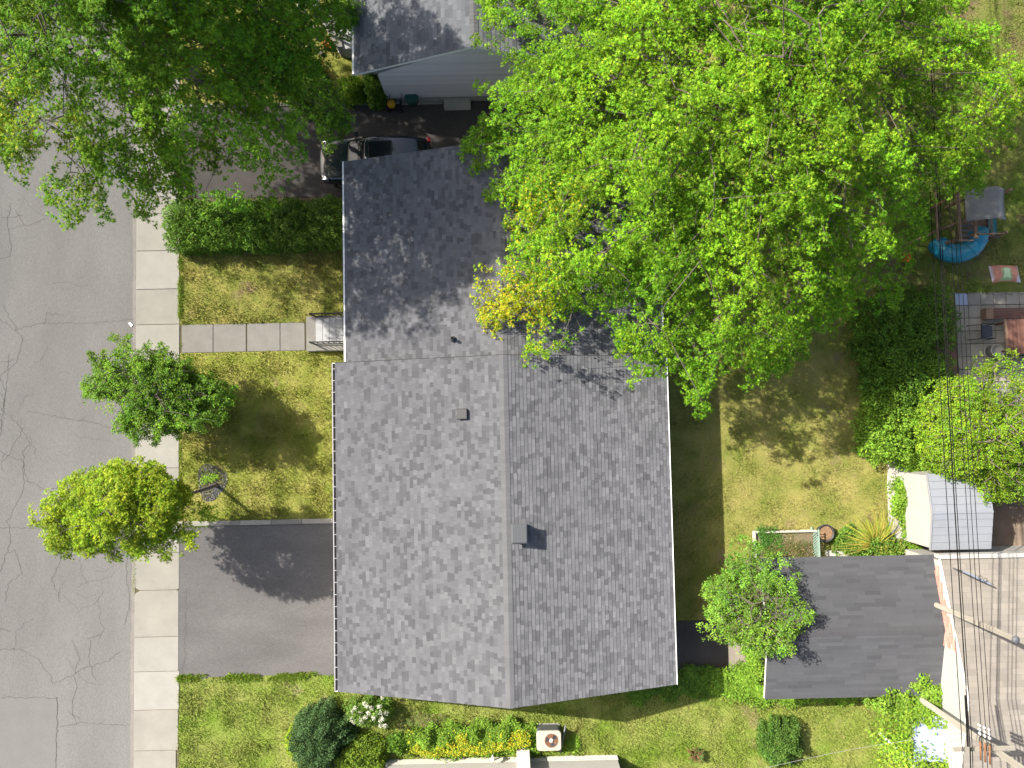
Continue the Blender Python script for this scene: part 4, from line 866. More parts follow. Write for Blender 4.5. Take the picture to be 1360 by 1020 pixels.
def bench():
    a = P(1312,417,.45); t = thing('slatted_bench', 'dark red slatted bench at the right edge of the patio', 'bench', (*a,0))
    for i in range(5): MB().box(a[0]+.25, a[0]+2.4, a[1]-.2+i*.09, a[1]-.2+i*.09+.075, .42, .45).build('slat', M['redwood'], t)
    MB().box(a[0]-.08, a[0]+.24, a[1]-.22, a[1]+.26, .1, .46).build('end_box', M['wood'], t, bevel=.01)
    for dx in (.4,2.2):
        for dy in (-.15,.2): MB().box(a[0]+dx,a[0]+dx+.06,a[1]+dy,a[1]+dy+.06,0,.42).build('leg', M['redwood'], t)
bench()
a = P(1336,470,.74); tb_ = thing('patio_table', 'red brown wooden patio table at the right edge of the photograph', 'table', (*a,0)); ty = P(1336,424,.74)[1]
for i in range(7): MB().box(a[0]+.12+i*.2,a[0]+.12+i*.2+.19,a[1],ty,.7,.74).build('plank', M['redwood'], tb_)
MB().box(a[0],a[0]+.11,a[1],ty,.7,.75).build('edge_board', M['wood'], tb_)
for dx, dy in ((.1,.1),(1.35,.1),(.1,ty-a[1]-.16),(1.35,ty-a[1]-.16)): MB().box(a[0]+dx,a[0]+dx+.07,a[1]+dy,a[1]+dy+.07,0,.7).build('leg', M['redwood'], tb_)
a = P(1311,440,.5); cr = thing('patio_chair', 'black metal patio chair tilted on the pale tiles beside the table', 'chair', (*a,0))
MB().hull([(a[0]-.2,a[1]-.28,.42),(a[0]+.25,a[1]-.22,.42),(a[0]+.25,a[1]+.22,.42),(a[0]-.2,a[1]+.28,.42)],[(a[0]-.2,a[1]-.28,.45),(a[0]+.25,a[1]-.22,.45),(a[0]+.25,a[1]+.22,.45),(a[0]-.2,a[1]+.28,.45)]).build('seat', mat('chair_mesh',(.05,.055,.07),.6), cr)
b = MB(); b.add([(a[0]-.2,a[1]-.27,.46),(a[0]-.2,a[1]+.27,.46),(a[0]-.42,a[1]+.26,.9),(a[0]-.42,a[1]-.26,.9),(a[0]-.23,a[1]-.27,.46),(a[0]-.23,a[1]+.27,.46),(a[0]-.45,a[1]+.26,.9),(a[0]-.45,a[1]-.26,.9)],[(0,1,2,3),(7,6,5,4),(3,2,6,7),(0,4,5,1),(0,3,7,4),(1,5,6,2)]); b.build('backrest', M['cloth'] if 0 else mat('chair_back',(.04,.045,.06),.6), cr)
for s in (-1,1):
    MB().tube([(a[0]+.28,a[1]+s*.3,0),(a[0]+.25,a[1]+s*.3,.62),(a[0]-.3,a[1]+s*.3,.64)], .015, 6).build('arm', M['blackmetal'], cr)
    MB().tube([(a[0]-.55,a[1]+s*.3,0),(a[0]-.2,a[1]+s*.29,.45)], .014, 6).build('leg', M['blackmetal'], cr)
a = P(1325,466,.4); b = MB().lathe([(.02,0),(.26,.0),(.28,.4),(.3,.44),(.26,.44),(.24,.3)], a[0], a[1], 18); tag(b.build('white_planter', M['whitew'], None, True), 'white round planter under the leaves south of the patio chair', 'planter')

# --- play tower with tube slide
tz = 1.5; pt_ = thing('play_tower', 'wooden play tower with a grey canopy on the lawn at the right', 'playset', (*P(1300,300),0))
c = [P(1267,322,2.0), P(1324,314,2.0), P(1328,262,2.2), P(1267,262,2.2)]
x0_, x1_ = P(1285,300,1.5)[0], P(1323,300,1.5)[0]; y0_, y1_ = P(1300,314,1.5)[1], P(1300,262,1.5)[1]; xm = P(1265,300,1.5)[0]
for x, y in ((x0_,y0_),(x1_,y0_),(x1_,y1_),(x0_,y1_)): MB().box(x-.05,x+.05,y-.05,y+.05,0,2.5 if y > y0_ else 2.1).build('post', M['wood'], pt_)
for x, y in ((xm,y0_-.15),(xm,y1_)): MB().box(x-.05,x+.05,y-.05,y+.05,0,1.95).build('post', M['wood'], pt_)
for i in range(9):
    yy = y0_+i*(y1_-y0_)/9; MB().box(x0_+.02,x1_-.02,yy+.01,yy+(y1_-y0_)/9-.01,1.3,1.34).build('deck_board', M['wood'], pt_)
MB().box(x0_-.02,x1_+.02,y0_-.055,y0_-.015,2.0,2.1).build('rail', M['wood'], pt_); MB().box(x0_-.06,x0_+.06,y0_-.2,y1_+.2,1.95,2.05).build('beam', M['wood'], pt_)
MB().box(xm-.05,xm+.07,y0_-.3,y1_+.2,1.9,1.98).build('beam', M['wood'], pt_)
for i in range(4):
    yy = y0_-.2+i*.17; MB().box(xm+.08,x0_-.07,yy,yy+.09,1.86-.1*(3-i),1.9-.1*(3-i)).build('rung', M['galv'], pt_)
for yy in (y0_-.28, y0_+.5): MB().box(xm+.08,x0_-.061,yy,yy+.05,1.9,1.95).build('rail', M['wood'], pt_)
MB().bar((xm,y0_+.5,1.9),(xm-1.0,y0_+.15,.1),.07).build('brace', M['wood'], pt_)
MB().bar((xm-.9,y0_-.25,2.0),(xm-.9,y1_+1,2.0),.08).build('swing_beam', M['wood'], pt_)
b = MB(); cy1 = P(1300,250,2.6)[1]; cy0 = P(1300,292,2.6)[1]; xa, xb, xr_ = P(1284,270,2.5)[0], P(1334,270,2.4)[0], P(1325,270,2.8)[0]
NC = 8
V = []
for i in range(NC+1):
    y = cy0+(cy1-cy0)*i/NC; sg = -.06*math.sin(math.pi*i/NC)
    V += [(xa,y,2.45+sg),(xa+(xr_-xa)*.5,y,2.66+sg*1.4),(xr_,y,2.85+sg),(xb,y,2.45+sg)]
F = [(i*4+j,i*4+j+1,(i+1)*4+j+1,(i+1)*4+j) for i in range(NC) for j in range(3)]
cn = b.add(V, F).build('canopy', M['canvas'], pt_, True); s_ = cn.modifiers.new('s','SOLIDIFY'); s_.thickness = .015
# green slide on the east side
b = MB(); sp = [P(1318,288,1.4), P(1342,300,.8)]; ys0, ys1 = P(1330,312,.8)[1], P(1330,284,.8)[1]
V = []; 
for i in range(7):
    q = i/6; x = x1_-.3+q*1.25; z = 1.36*(1-q)**1.3+.15
    V += [(x,ys0,z+.15),(x,ys0+.05,z),(x,ys1-.05,z),(x,ys1,z+.15)]
F = [(i*4+j,(i+1)*4+j,(i+1)*4+j+1,i*4+j+1) for i in range(6) for j in range(3)]
sl = b.add(V, F).build('slide', M['teal'], pt_, True); s_ = sl.modifiers.new('s','SOLIDIFY'); s_.thickness = .03
# blue tube slide, curling down
b = MB(); cx_, cy_ = P(1271,322,1.0); pts = []; rs_ = []
for i in range(26):
    q = i/25; a = R(32-215*q); rr_ = .50; z = 1.55-1.05*q; pts.append((cx_+rr_*1.08*math.cos(a)+.05, cy_+rr_*math.sin(a)+.05, z)); rs_.append(.38+.012*(i % 2))
b.tube(pts, rs_, 20); ts = b.build('tube_slide', M['blue'], pt_, True)
for k in (4, 9, 14, 19, 24):
    d = (Vector(pts[min(k+1,25)])-Vector(pts[k-1])).normalized(); MB().tube([Vector(pts[k])-d*.025, Vector(pts[k])+d*.025], .415, 20).build('collar', M['blue'], ts, True)
a = P(1203,343,.2); b = MB().lathe([(.1,.0),(.15,.0),(.18,.3),(.2,.32),(.17,.32),(.14,.06)], a[0], a[1], 16); tag(b.build('bucket', M['orange'], None, True), 'small orange bucket in the shade west of the blue slide', 'bucket')
# soil bag
a = P(1336,363,.1); sb = thing('soil_bag', 'red and white bag of soil lying on the grass by the patio', 'bag', (a[0],a[1],0))
def pillow(x0,x1,y0,y1,h,z0,nx=10,ny=7,skew=0):
    V=[];F=[]
    for j in range(ny+1):
        for i in range(nx+1):
            u_=i/nx;v_=j/ny; V.append((x0+(x1-x0)*u_+skew*(v_-.5), y0+(y1-y0)*v_+.05*math.sin(u_*3.1)-.02*u_, z0+h*(max(0,16*u_*(1-u_)*v_*(1-v_)))**.45))
    for j in range(ny):
        for i in range(nx): k=j*(nx+1)+i; F.append((k,k+1,k+nx+2,k+nx+1))
    return V,F
V,F = pillow(a[0]-.6,a[0]+.62,a[1]-.38,a[1]+.34,.16,.01,skew=-.12); b = MB().add(V,F,(.42,.2,.14))
cols_ = []
for v_ in V:
    u_ = (v_[0]-a[0]+.6)/1.22; cols_.append((.55,.55,.6) if u_ > .92 or u_ < .04 else ((.25,.42,.2) if .33 < u_ < .66 and abs(v_[1]-a[1]) < .27 else (.46,.2,.13)))
b.c = cols_; b.build('sack', M['cloth'], sb, True)
V,F = pillow(a[0]-.14,a[0]+.16,a[1]-.2,a[1]+.2,.03,.15,5,5); MB().add(V,F,(.5,.62,.35)).build('printed_panel', M['cloth'], sb, True)

# --- planter bed, trellis, pot, stone slabs north of the garage
pb = thing('garden_bed', 'raised garden bed with pale board edging north of the garage', 'garden bed', (*P(1040,722),0))
A0, A1, A2, A3 = P(1000,706), P(1083,707), P(1083,741), P(1002,741)
for p_, q_ in (((A0),(A1[0],A0[1])),((A0),(A0[0],A3[1])),((A3),(A2[0],A3[1])),((A1[0],A0[1]),(A1[0],A3[1]))): MB().bar((p_[0],p_[1],.13),(q_[0],q_[1],.13),.06,.28).build('board', M['concrete'] if p_ is A0 else M['whitew'], pb)
MB().box(A0[0]+.031,A1[0]-.031,A3[1]+.031,A0[1]-.031,0,.15).build('soil', M['dirt'], pb)
carpet(pb, [(A0[0],A3[1]),(A0[0]+.9,A3[1]),(A0[0]+.9,A0[1]),(A0[0],A0[1])], .5, 2500, .08, ((.05,.14,.02),(.08,.18,.03)), 61)
carpet(pb, [(A0[0]+.5,A3[1]),(A1[0],A3[1]),(A1[0],A0[1]),(A0[0]+.5,A0[1])], .3, 3500, .12, ((.2,.15,.07),(.13,.13,.04),(.26,.22,.1),(.07,.13,.02)), 62, 'blade')
tl = thing('lattice_trellis', 'small pale green diamond lattice standing beside the garden bed', 'trellis', (*P(1083,725),0)); q0, q1 = P(1080,710,.2), P(1087,741,.2)
mint = mat('mint_paint',(.22,.33,.27),.6); LY = q0[1]-q1[1]
for i in range(9):
    for sg in (1,-1):
        ya_ = q1[1]+LY*i/9+(0 if sg > 0 else .35); yb_ = ya_+sg*.35; MB().bar((q0[0]+(.0 if sg > 0 else .013), ya_, .05), (q0[0]+(.0 if sg > 0 else .013), yb_, .75), .012, .03).build('lath', mint, tl)
for zz in (.04,.77): MB().box(q0[0]-.02,q0[0]+.02,q1[1]-.05,q0[1]+.3,zz-.02,zz+.02).build('frame', mint, tl)
a = P(1096,708,.3); po_ = thing('flower_pot', 'round dark rimmed pot full of dry stems in the back yard', 'pot', (*a,0))
MB().lathe([(.2,0),(.27,0),(.33,.3),(.37,.34),(.37,.38),(.31,.38),(.3,.3),(.05,.29)], a[0], a[1], 24).build('pot', M['darkplastic'], po_, True); MB().lathe([(.3,.3),(.29,.33)], a[0], a[1], 20).build('soil', mat('dry_mulch',(.2,.125,.07),.95,noise=.5,nscale=12), po_)
for i, (xa, xb) in enumerate(((1097,1110),(1112,1134))):
    q0, q1 = P(xa,739,.1), P(xb,731,.1); tag(MB().box(q0[0],q1[0],q0[1],q1[1],-.05,.14).build('stone_slab', M['whitew'], None, bevel=.03), ('short' if i == 0 else 'long')+' white stone slab against the north side of the garage', 'stone', 'stone slabs by the garage')
# arching yellow grass clump
def fountain(name, label, cat, x, y, r, h, n, cols, seed, ang=(0,6.28), wid=.02):
    rs = np.random.RandomState(seed); t = thing(name, label, cat, (x,y,0)); V=[];F=[];Cc=[]
    for i in range(n):
        a = rs.uniform(*ang); L_ = r*rs.uniform(.5,1); w_ = wid*rs.uniform(.6,1.2); pr_ = np.array([math.cos(a),math.sin(a)]); sd2 = np.array([-pr_[1],pr_[0]]); c = np.array(cols[rs.randint(len(cols))])*rs.uniform(.8,1.2)
        k0 = len(V); o_ = rs.randn(2)*.06
        for k in range(5):
            q = k/4; hh = h*4*q*(1-q*.75)*.45*rs.uniform(.9,1.1)+.02; c2 = np.array([x,y])+o_+pr_*L_*q; wq = w_*(1-q*.85); V += [(*(c2-sd2*wq),hh),(*(c2+sd2*wq),hh)]; Cc += [c,c]
        for k in range(4): F += [(k0+2*k,k0+2*k+2,k0+2*k+1),(k0+2*k+1,k0+2*k+2,k0+2*k+3)]
    soup('foliage', np.array(V), np.array(F), np.array(Cc), M['leaf'], t, 'stuff'); return t
a = P(1160,722); fountain('yellow_plant', 'fan of long yellow stems sprawling beside the garage', 'plant', a[0], a[1], 1.7, .8, 150, ((.42,.36,.06),(.3,.34,.05),(.2,.3,.04),(.5,.42,.1)), 7, (.7,3.4), .022)
shrub('leafy_plant', 'low lime green leafy plant at the foot of the yellow stems', 'plant', *P(1135,718), 1.0,.55,.4,3500,.11,((.1,.22,.03),(.14,.27,.04),(.2,.3,.05)),71,lump=.4,mk='leaf')
shrub('leafy_plant', 'lime green leafy plant between yellow stems and ivy strip', 'plant', *P(1180,728), .7,.45,.35,2200,.11,((.1,.22,.03),(.17,.29,.05),(.28,.3,.05)),72,lump=.4,mk='leaf')

# --- hedges, ivy, shrubs
G1 = ((.07,.15,.016),(.09,.185,.02),(.125,.225,.026)); G2 = ((.12,.235,.022),(.16,.29,.028),(.2,.33,.036)); G3 = ((.2,.34,.03),(.28,.4,.03),(.34,.42,.03))
hx0, hx1 = P(220,295,1.2)[0], P(456,295,1.2)[0]; hy0, hy1 = P(330,327,1.2)[1], P(330,263,1.2)[1]
hd = thing('clipped_hedge', 'thick clipped green hedge along the shaded driveway', 'hedge', ((hx0+hx1)/2,(hy0+hy1)/2,0))
for k in range(5):
    cxk = hx0+(hx1-hx0)*(k+.5)/5; shrub('', '', '', cxk, (hy0+hy1)/2, (hx1-hx0)/8.4, (hy1-hy0)/2*1.02, 1.35, 11000, .085, G1 if k < 3 else ((.08,.155,.02),(.10,.18,.022),(.13,.21,.03)), 80+k, lump=.16, lumpn=14, t=hd, boxy=5, stem=(k % 2 == 0), inner=.3)
# ivy hedge on the east fence
iv = thing('ivy_covered_fence', 'tall dark green ivy mass between back yard and patio', 'ivy', (*P(1205,500),0))
for k,(px,py,rx,ry,h,n,pl__) in enumerate(((1190,440,1.5,1.5,1.9,11000,G1),(1215,500,1.7,1.6,1.9,12000,G1),(1190,560,1.2,1.5,1.6,9000,G2),(1230,425,1.2,1.3,1.5,7000,G1),(1178,585,.9,.8,1.2,5000,G2),(1215,600,.8,.7,.9,4000,G2),(1180,500,1.0,1.4,1.3,6000,G1))):
    shrub('', '', '', *P(px,py,h*.6), rx, ry, h, n, .105, pl__, 100+k, lump=.3, lumpn=9, t=iv, stem=(k < 3), boxy=3)
fp = MB()
for k in range(8): yy = P(1205,420)[1]-k*1.0; fp.box(P(1205,500)[0]-.05,P(1205,500)[0]+.05,yy,yy+.08,0,1.2)
fp.build('fence_posts', M['galv'], iv, kind='stuff')
v1 = thing('ivy_strip', 'narrow strip of lime ivy between the side path and the white shed', 'ivy', (*P(1215,690),0))
carpet(v1, PL([(1207,742),(1198,700),(1196,665),(1206,655),(1203,600),(1218,600),(1222,640),(1225,742)],.5), .7, 8000, .11, G2, 110)
carpet(v1, PL([(1180,640),(1200,612),(1207,650),(1190,655)],.1), .12, 500, .1, G2, 111)
v2 = thing('ground_ivy', 'glossy green ivy between the paved strip and the garage', 'ivy', (*P(980,900),0))
carpet(v2, PL([(950,898),(968,892),(990,886),(993,862),(1013,840),(1013,930),(960,928),(945,920)],.3), .45, 9000, .10, G2, 112)
carpet(v2, PL([(830,921),(900,893),(955,893),(955,926),(880,925),(840,935)],.15), .22, 9000, .09, G1, 113)
v3 = thing('garage_ivy', 'ivy climbing over the southeast corner of the garage roof', 'ivy', (*P(1220,930),0))
carpet(v3, [(x_, y_) for x_, y_ in PL([(1155,926),(1195,918),(1215,903),(1238,890),(1250,862),(1262,850),(1272,930),(1268,955),(1235,948),(1200,950),(1170,940)],2.0)], 2.75, 16000, .12, G2+((.2,.3,.04),), 114, hmin=.75)
carpet(v3, PL([(1016,924),(1060,924),(1110,924),(1165,924),(1165,932),(1100,930),(1045,935),(1020,932)],.5), .6, 4500, .10, G2, 115)
v4 = thing('trailing_vine', 'vine leaves trailing round the flat pale canopy in the bottom right corner', 'vine', (*P(1230,1000,2.5),0))
for pl_, n_, sd__ in (([(1200,955),(1213,965),(1216,1010),(1205,1040),(1196,1000)],1600,118),([(1208,948),(1240,942),(1260,950),(1256,964),(1236,957),(1216,964)],1700,119),([(1222,990),(1236,1003),(1250,996),(1262,1003),(1262,1040),(1222,1040)],1700,116),([(1262,975),(1268,985),(1268,1035),(1260,1035)],500,117)):
    carpet(v4, PL(pl_, 2.5), 2.85, n_, .12, G2+G3[:2], sd__, hmin=.86)
ws = thing('flat_canopy', 'flat pale blue grey canopy roof beside the white wall in the bottom right corner', 'canopy', (*P(1240,975,2.5),0))
cpl = PL([(1213,953),(1240,950),(1257,956),(1262,1012),(1214,1012)],2.5)
MB().prism(cpl, 2.42, 2.5).build('panel', M['tarp'], ws, bevel=.02)
for q_ in cpl: MB().box(q_[0]*.995-.04,q_[0]*.995+.04,q_[1]*.997-.04,q_[1]*.997+.04,-.1,2.415).build('post', M['white'], ws)
# bottom shrubs
shrub('juniper_bush', 'dark blue green juniper bush in the lawn below the driveway', 'bush', *P(425,980,.6), 1.3,1.3,1.5,26000,.075,((.04,.085,.028),(.06,.115,.038),(.085,.15,.05)),120,lump=.2,lumpn=16,kind='leaf')
shrub('lime_sprout', 'small lime green sprout on the left side of the juniper bush', 'bush', *P(392,987,.4), .45,.6,.6,1800,.09,G3,121,mk='leaf')
shrub('lime_bush', 'rounded yellow green bush beside the juniper at the bottom edge', 'bush', *P(478,1005,.5), 1.05,.8,.95,11000,.085,((.16,.25,.03),(.22,.32,.03),(.12,.2,.03)),122,lump=.3,mk='leaf')
hy = shrub('hydrangea', 'small hydrangea tree covered in white flower heads by the roof edge', 'bush', *P(488,946,.8), .85,.55,1.2,3600,.10,((.1,.19,.03),(.15,.25,.04)),123,mk='leaf',lump=.4)
rs = np.random.RandomState(9); hc = P(488,946,1.0)
for k, (px, py) in enumerate(((468,946),(471,942),(483,936),(488,937),(490,946),(478,948),(466,957),(470,959),(478,956),(500,949),(505,946),(509,953),(505,958),(512,949),(497,952),(504,938),(508,926),(480,958),(512,963),(486,952),(506,963),(493,941))):
    q = P(px,py,1.15); n = 60; d = norm(rs.randn(n,3)); d[:,2] = np.abs(d[:,2]); pos = np.array([q[0],q[1],1.15+rs.uniform(-.15,.1)])+d*.08
    V,F,Cc = leafgeo(pos,rs.randn(n,3),d+rs.randn(n,3)*.2,np.full(n,.05),pal(((.75,.76,.62),(.7,.7,.6)),n,rs,.05)); soup('flower_head',V,F,Cc,M['petal'],hy,'stuff')
shrub('small_shrub', 'small dark green shrub at the left corner of the southern house', 'bush', *P(527,990,.4), .5,.35,.7,3500,.08,G1,124)
fb_ = thing('flower_bed', 'bed of green and golden flowering plants along the southern wall', 'flower bed', (*P(630,980),0))
fpoly = PL([(540,968),(562,962),(600,966),(640,960),(680,964),(706,968),(704,986),(684,992),(650,996),(610,1001),(560,1000),(540,996)],.3)
carpet(fb_, fpoly, .6, 16000, .085, G2+((.14,.24,.03),), 125, hscale=.4)
rs = np.random.RandomState(12); q = polypts(fpoly, 9000, rs); q = q[(vn(q[:,0],q[:,1],.6,33)+vn(q[:,0],q[:,1],.17,34)*.7+rs.randn(len(q))*.12-(q[:,1]-q[:,1].mean())*.35 > 1.02)]; n = len(q)
pos = np.stack([q[:,0],q[:,1],.42+.25*vn(q[:,0],q[:,1],.4,125)],1); V,F,Cc = leafgeo(pos,rs.randn(n,3),np.array([0,0,1.])+rs.randn(n,3)*.4,np.full(n,.075),pal(((.6,.50,.03),(.45,.45,.04),(.32,.4,.04),(.2,.33,.03)),n,rs),'leaf'); soup('blossoms',V,F,Cc,M['petal'],fb_,'stuff')
gp = thing('leafy_clump', 'green leafy clump around the base of the cream heat pump', 'plant', (*P(712,975),0))
carpet(gp, PL([(684,966),(712,962),(716,972),(714,1000),(704,1000),(700,975)],.2), .4, 2600, .1, G2, 126)
carpet(gp, PL([(748,990),(758,985),(762,994),(750,997)],.2), .2, 500, .09, G2, 127)
shrub('dark_bush', 'dark feathery bush in the middle of the side lawn', 'bush', *P(1040,985,.4), .85,.95,.9,12000,.075,((.06,.12,.022),(.085,.165,.028),(.11,.2,.035)),128,lump=.4,lumpn=9)
shrub('lime_shrub', 'brighter green shrub grown into the west side of the dark feathery bush', 'bush', *P(1024,985,.3), .5,.8,.6,4000,.08,((.1,.21,.03),(.08,.17,.03)),131,lump=.4)
sx_, sy_ = P(925,1003,.3); fountain('spiky_plant', 'small reddish spiky plant near the bottom edge of the side lawn', 'plant', sx_, sy_, .45, .6, 70, ((.1,.16,.04),(.2,.1,.05),(.14,.15,.04)), 15, wid=.045)
carpet(thing('weedy_edge', 'weeds and ferns along the front of the southern bed', 'plants', (*P(580,955),0)), PL([(540,955),(570,950),(590,962),(560,966),(536,975)],.1), .25, 2500, .11, ((.1,.17,.03),(.17,.18,.05),(.2,.17,.08)), 129, 'blade')
# bushes by the northern house
shrub('green_bush', 'rounded green bush under the left eave of the northern house', 'bush', *P(497,112,.8), .5,.7,1.4,6500,.09,G1,140)
shrub('lime_green_bush', 'yellow green bush left of the northern house above the driveway', 'bush', *P(466,118,.5), .65,.6,1.0,5000,.09,G2+((.16,.25,.03),),141,mk='leaf')
shrub('dark_shrub', 'tall dark shrub at the foot of the northern porch stair', 'bush', *P(405,112,.6), 1.0,1.3,1.5,9000,.09,G1,142)
# dry leaf litter & mulch
mr_ = thing('mulch_ring', 'ring of dark grey pebbles round the lime tree trunk', 'mulch', (*P(284,640),0)); rs = np.random.RandomState(31); b = MB(); mc = P(281,640)
for i in range(1700):
    a_ = rs.rand()*6.28; r_ = .72*math.sqrt(rs.rand())*(1+.12*math.sin(a_*3+1)); x, y = mc[0]+r_*math.cos(a_)*.85, mc[1]+r_*math.sin(a_)*1.05; s = rs.uniform(.014,.032); g_ = rs.choice([.06,.09,.13,.2,.3]); z = .012
    b.add([(x-s,y-s*.7,0),(x+s*.9,y-s,0),(x+s*.7,y+s,0),(x-s,y+s*.8,0),(x+rs.uniform(-.3,.3)*s,y+rs.uniform(-.3,.3)*s,z+s)], [(0,1,4),(1,2,4),(2,3,4),(3,0,4)], (g_,g_,g_*1.05))
b.build('pebbles', M['stoneg'], mr_, kind='stuff')
carpet(thing('weed_patch', 'small green weeds at the top of the pebble ring', 'plant', (*P(277,628),0)), PL([(268,631),(283,625),(285,632),(272,636)]), .15, 350, .07, G2, 143)
rs = np.random.RandomState(77); n = 260; q = polypts(B_, n, rs); V,F,Cc = leafgeo(np.stack([q[:,0],q[:,1],np.full(n,.05)],1),rs.randn(n,3)*[1,1,.1],np.array([0,0,1.])+rs.randn(n,3)*.2,np.full(n,.06),pal(((.3,.24,.12),(.45,.4,.25),(.2,.13,.06)),n,rs)); tag(soup('fallen_leaves',V,F,Cc,M['leafdull']), 'scattered dry fallen leaves on the middle front lawn', 'leaves', None, 'stuff')
rs = np.random.RandomState(78); n = 420; q = polypts(Dg, n, rs); V,F,Cc = leafgeo(np.stack([q[:,0],q[:,1],np.full(n,.05)],1),rs.randn(n,3)*[1,1,.1],np.array([0,0,1.])+rs.randn(n,3)*.2,np.full(n,.07),pal(((.3,.24,.12),(.4,.3,.15),(.2,.13,.06)),n,rs)); tag(soup('fallen_leaves',V,F,Cc,M['leafdull']), 'scattered dry fallen leaves in the back yard', 'leaves', None, 'stuff')
q = P(174,431,-.1); tag(MB().prism([(q[0]-.1,q[1]+.05),(q[0]+.02,q[1]-.1),(q[0]+.1,q[1]-.04),(q[0]-.02,q[1]+.1)], -.09, -.06).build('paper_scrap', M['white'], None), 'white scrap of paper lying in the road gutter', 'litter')

# ------------------------------------------------------------------ trees
MG = ((.13,.28,.012),(.165,.33,.015),(.20,.37,.018),(.095,.22,.011),(.26,.42,.028))
DG = ((.10,.22,.014),(.135,.275,.017),(.17,.32,.02),(.085,.185,.014))
YL = ((.40,.42,.02),(.30,.40,.02),(.5,.42,.03))
def yell(x, y, z):
    c1 = P(650,400,4.5); c2 = P(700,420,5); c3 = P(700,280,6); w_ = np.exp(-(((x-c1[0])/1.1)**2+((y-c1[1])/1.4)**2))*.8+np.exp(-(((x-c2[0])/1.1)**2+((y-c2[1])/1.0)**2))*.6+np.exp(-(((x-c3[0])/1.5)**2+((y-c3[1])/.8)**2))*.35
    return np.clip(w_, 0, .9)
tree('maple_tree', 'huge bright green maple overhanging the roof and back yard', P(950,250), P(1000,110,8.5),
     [(645,-60),(632,40),(640,120),(612,190),(650,250),(660,300),(690,345),(622,395),(692,475),(765,400),(805,430),(845,512),(890,465),(940,545),(990,520),(1050,500),(1100,450),(1135,410),(1200,445),(1222,345),(1240,300),(1330,240),(1420,130),(1320,40),(1290,-60),(1150,-220),(900,-240),(750,-200)],
     5.8, 12.5, 3.8, 1650, 270, .10, MG, 201, trunk=.36, bark='bark', limbs=14, tips=(YL, yell), lobelen=(1.3,3.1), lobew=.30, drop=.14, hole=.2, relief=.9, twl=.45, twigr=.010, cutz=lambda X, Y, z: (X < P(1190,200,8)[0]) | (vn(X*7, Y*7, 1, 3) > .5))
def yell2(x, y, z):
    c1 = P(100,200,8); c2 = P(205,25,9); w_ = np.exp(-(((x-c1[0])/1.2)**2+((y-c1[1])/1.2)**2))*.6+np.exp(-(((x-c2[0])/.6)**2+((y-c2[1])/.9)**2))*.6
    return np.clip(w_, 0, .7)
tree('maple_tree', 'large dark green maple over the street in the upper left corner', P(258,100), P(150,-15,10),
     [(385,200),(372,150),(395,90),(420,40),(440,-40),(350,-200),(160,-260),(-60,-200),(-120,0),(-90,160),(0,245),(55,290),(90,262),(130,262),(165,275),(185,232),(240,245),(290,258),(330,268),(365,245)],
     9.0, 15.5, 4.8, 950, 260, .11, DG+((.15,.27,.02),), 202, trunk=.3, bark='bark', limbs=12, tips=(((.33,.36,.02),(.24,.34,.02)), yell2), lobelen=(1.0,2.2), lobew=.36, drop=.22, hole=.22, full=3., relief=1., twl=.4, twigr=.010)
tree('elm_tree', 'feathery mid green street tree over the sidewalk near the front walk', P(262,520), P(212,520,3.2),
     [(308,505),(300,480),(278,470),(240,462),(215,478),(185,452),(165,480),(120,490),(135,520),(118,545),(150,565),(185,590),(205,570),(225,598),(240,592),(255,560),(285,560),(305,535)],
     2.3, 4.6, 1.3, 470, 240, .08, ((.085,.18,.016),(.12,.235,.02),(.16,.28,.024)), 203, kind='leaf', trunk=.08, limbs=9, ell=(2.85,2.2), hole=.24, lobelen=(.6,1.7), lobew=.15, drop=.3, twigr=.006)
tree('lime_maple', 'small yellow green maple leaning over the street above the driveway', P(288,644), P(165,680,5.2),
     [(267,655),(262,680),(238,705),(215,725),(190,722),(165,742),(125,738),(90,722),(68,700),(65,675),(80,655),(105,658),(108,630),(150,632),(180,628),(215,632),(250,635)],
     3.6, 6.8, 3.5, 440, 200, .09, ((.22,.34,.02),(.27,.38,.022),(.17,.28,.018),(.32,.4,.03)), 204, trunk=.07, limbs=8, ell=(2.85,1.7), shear=(.05,-.28), hole=.22, lobelen=(.5,1.0), lobew=.26, drop=.35, twigr=.007)
tree('locust_tree', 'yellow green locust tree beside the patio under the power lines', P(1290,560), P(1318,575,3.6),
     [(1228,545),(1235,520),(1262,500),(1300,505),(1330,478),(1380,470),(1440,520),(1440,600),(1400,660),(1355,672),(1320,668),(1300,640),(1262,640),(1240,622),(1230,585)],
     2.6, 4.8, 1.6, 460, 170, .085, ((.15,.29,.02),(.2,.34,.024),(.12,.23,.02),(.26,.37,.03)), 205, kind='leaf', trunk=.1, limbs=8, lobelen=(.6,1.2), lobew=.3, drop=.35)
tree('willow_shrub', 'airy light green small tree growing over the garage corner', P(985,825), P(1002,812,3.1),
     [(935,770),(965,765),(985,742),(1005,765),(1020,790),(1060,800),(1055,825),(1070,845),(1068,868),(1040,872),(1015,868),(990,842),(962,838),(943,825)],
     2.5, 4.1, 2.0, 330, 120, .08, ((.16,.30,.035),(.2,.36,.045),(.12,.24,.03)), 206, kind='leaf', trunk=.05, limbs=7, ell=(2.05,1.95), shear=(.45,-.7), hole=.34, lobelen=(.5,1.1), lobew=.2, drop=.4, twigr=.006)
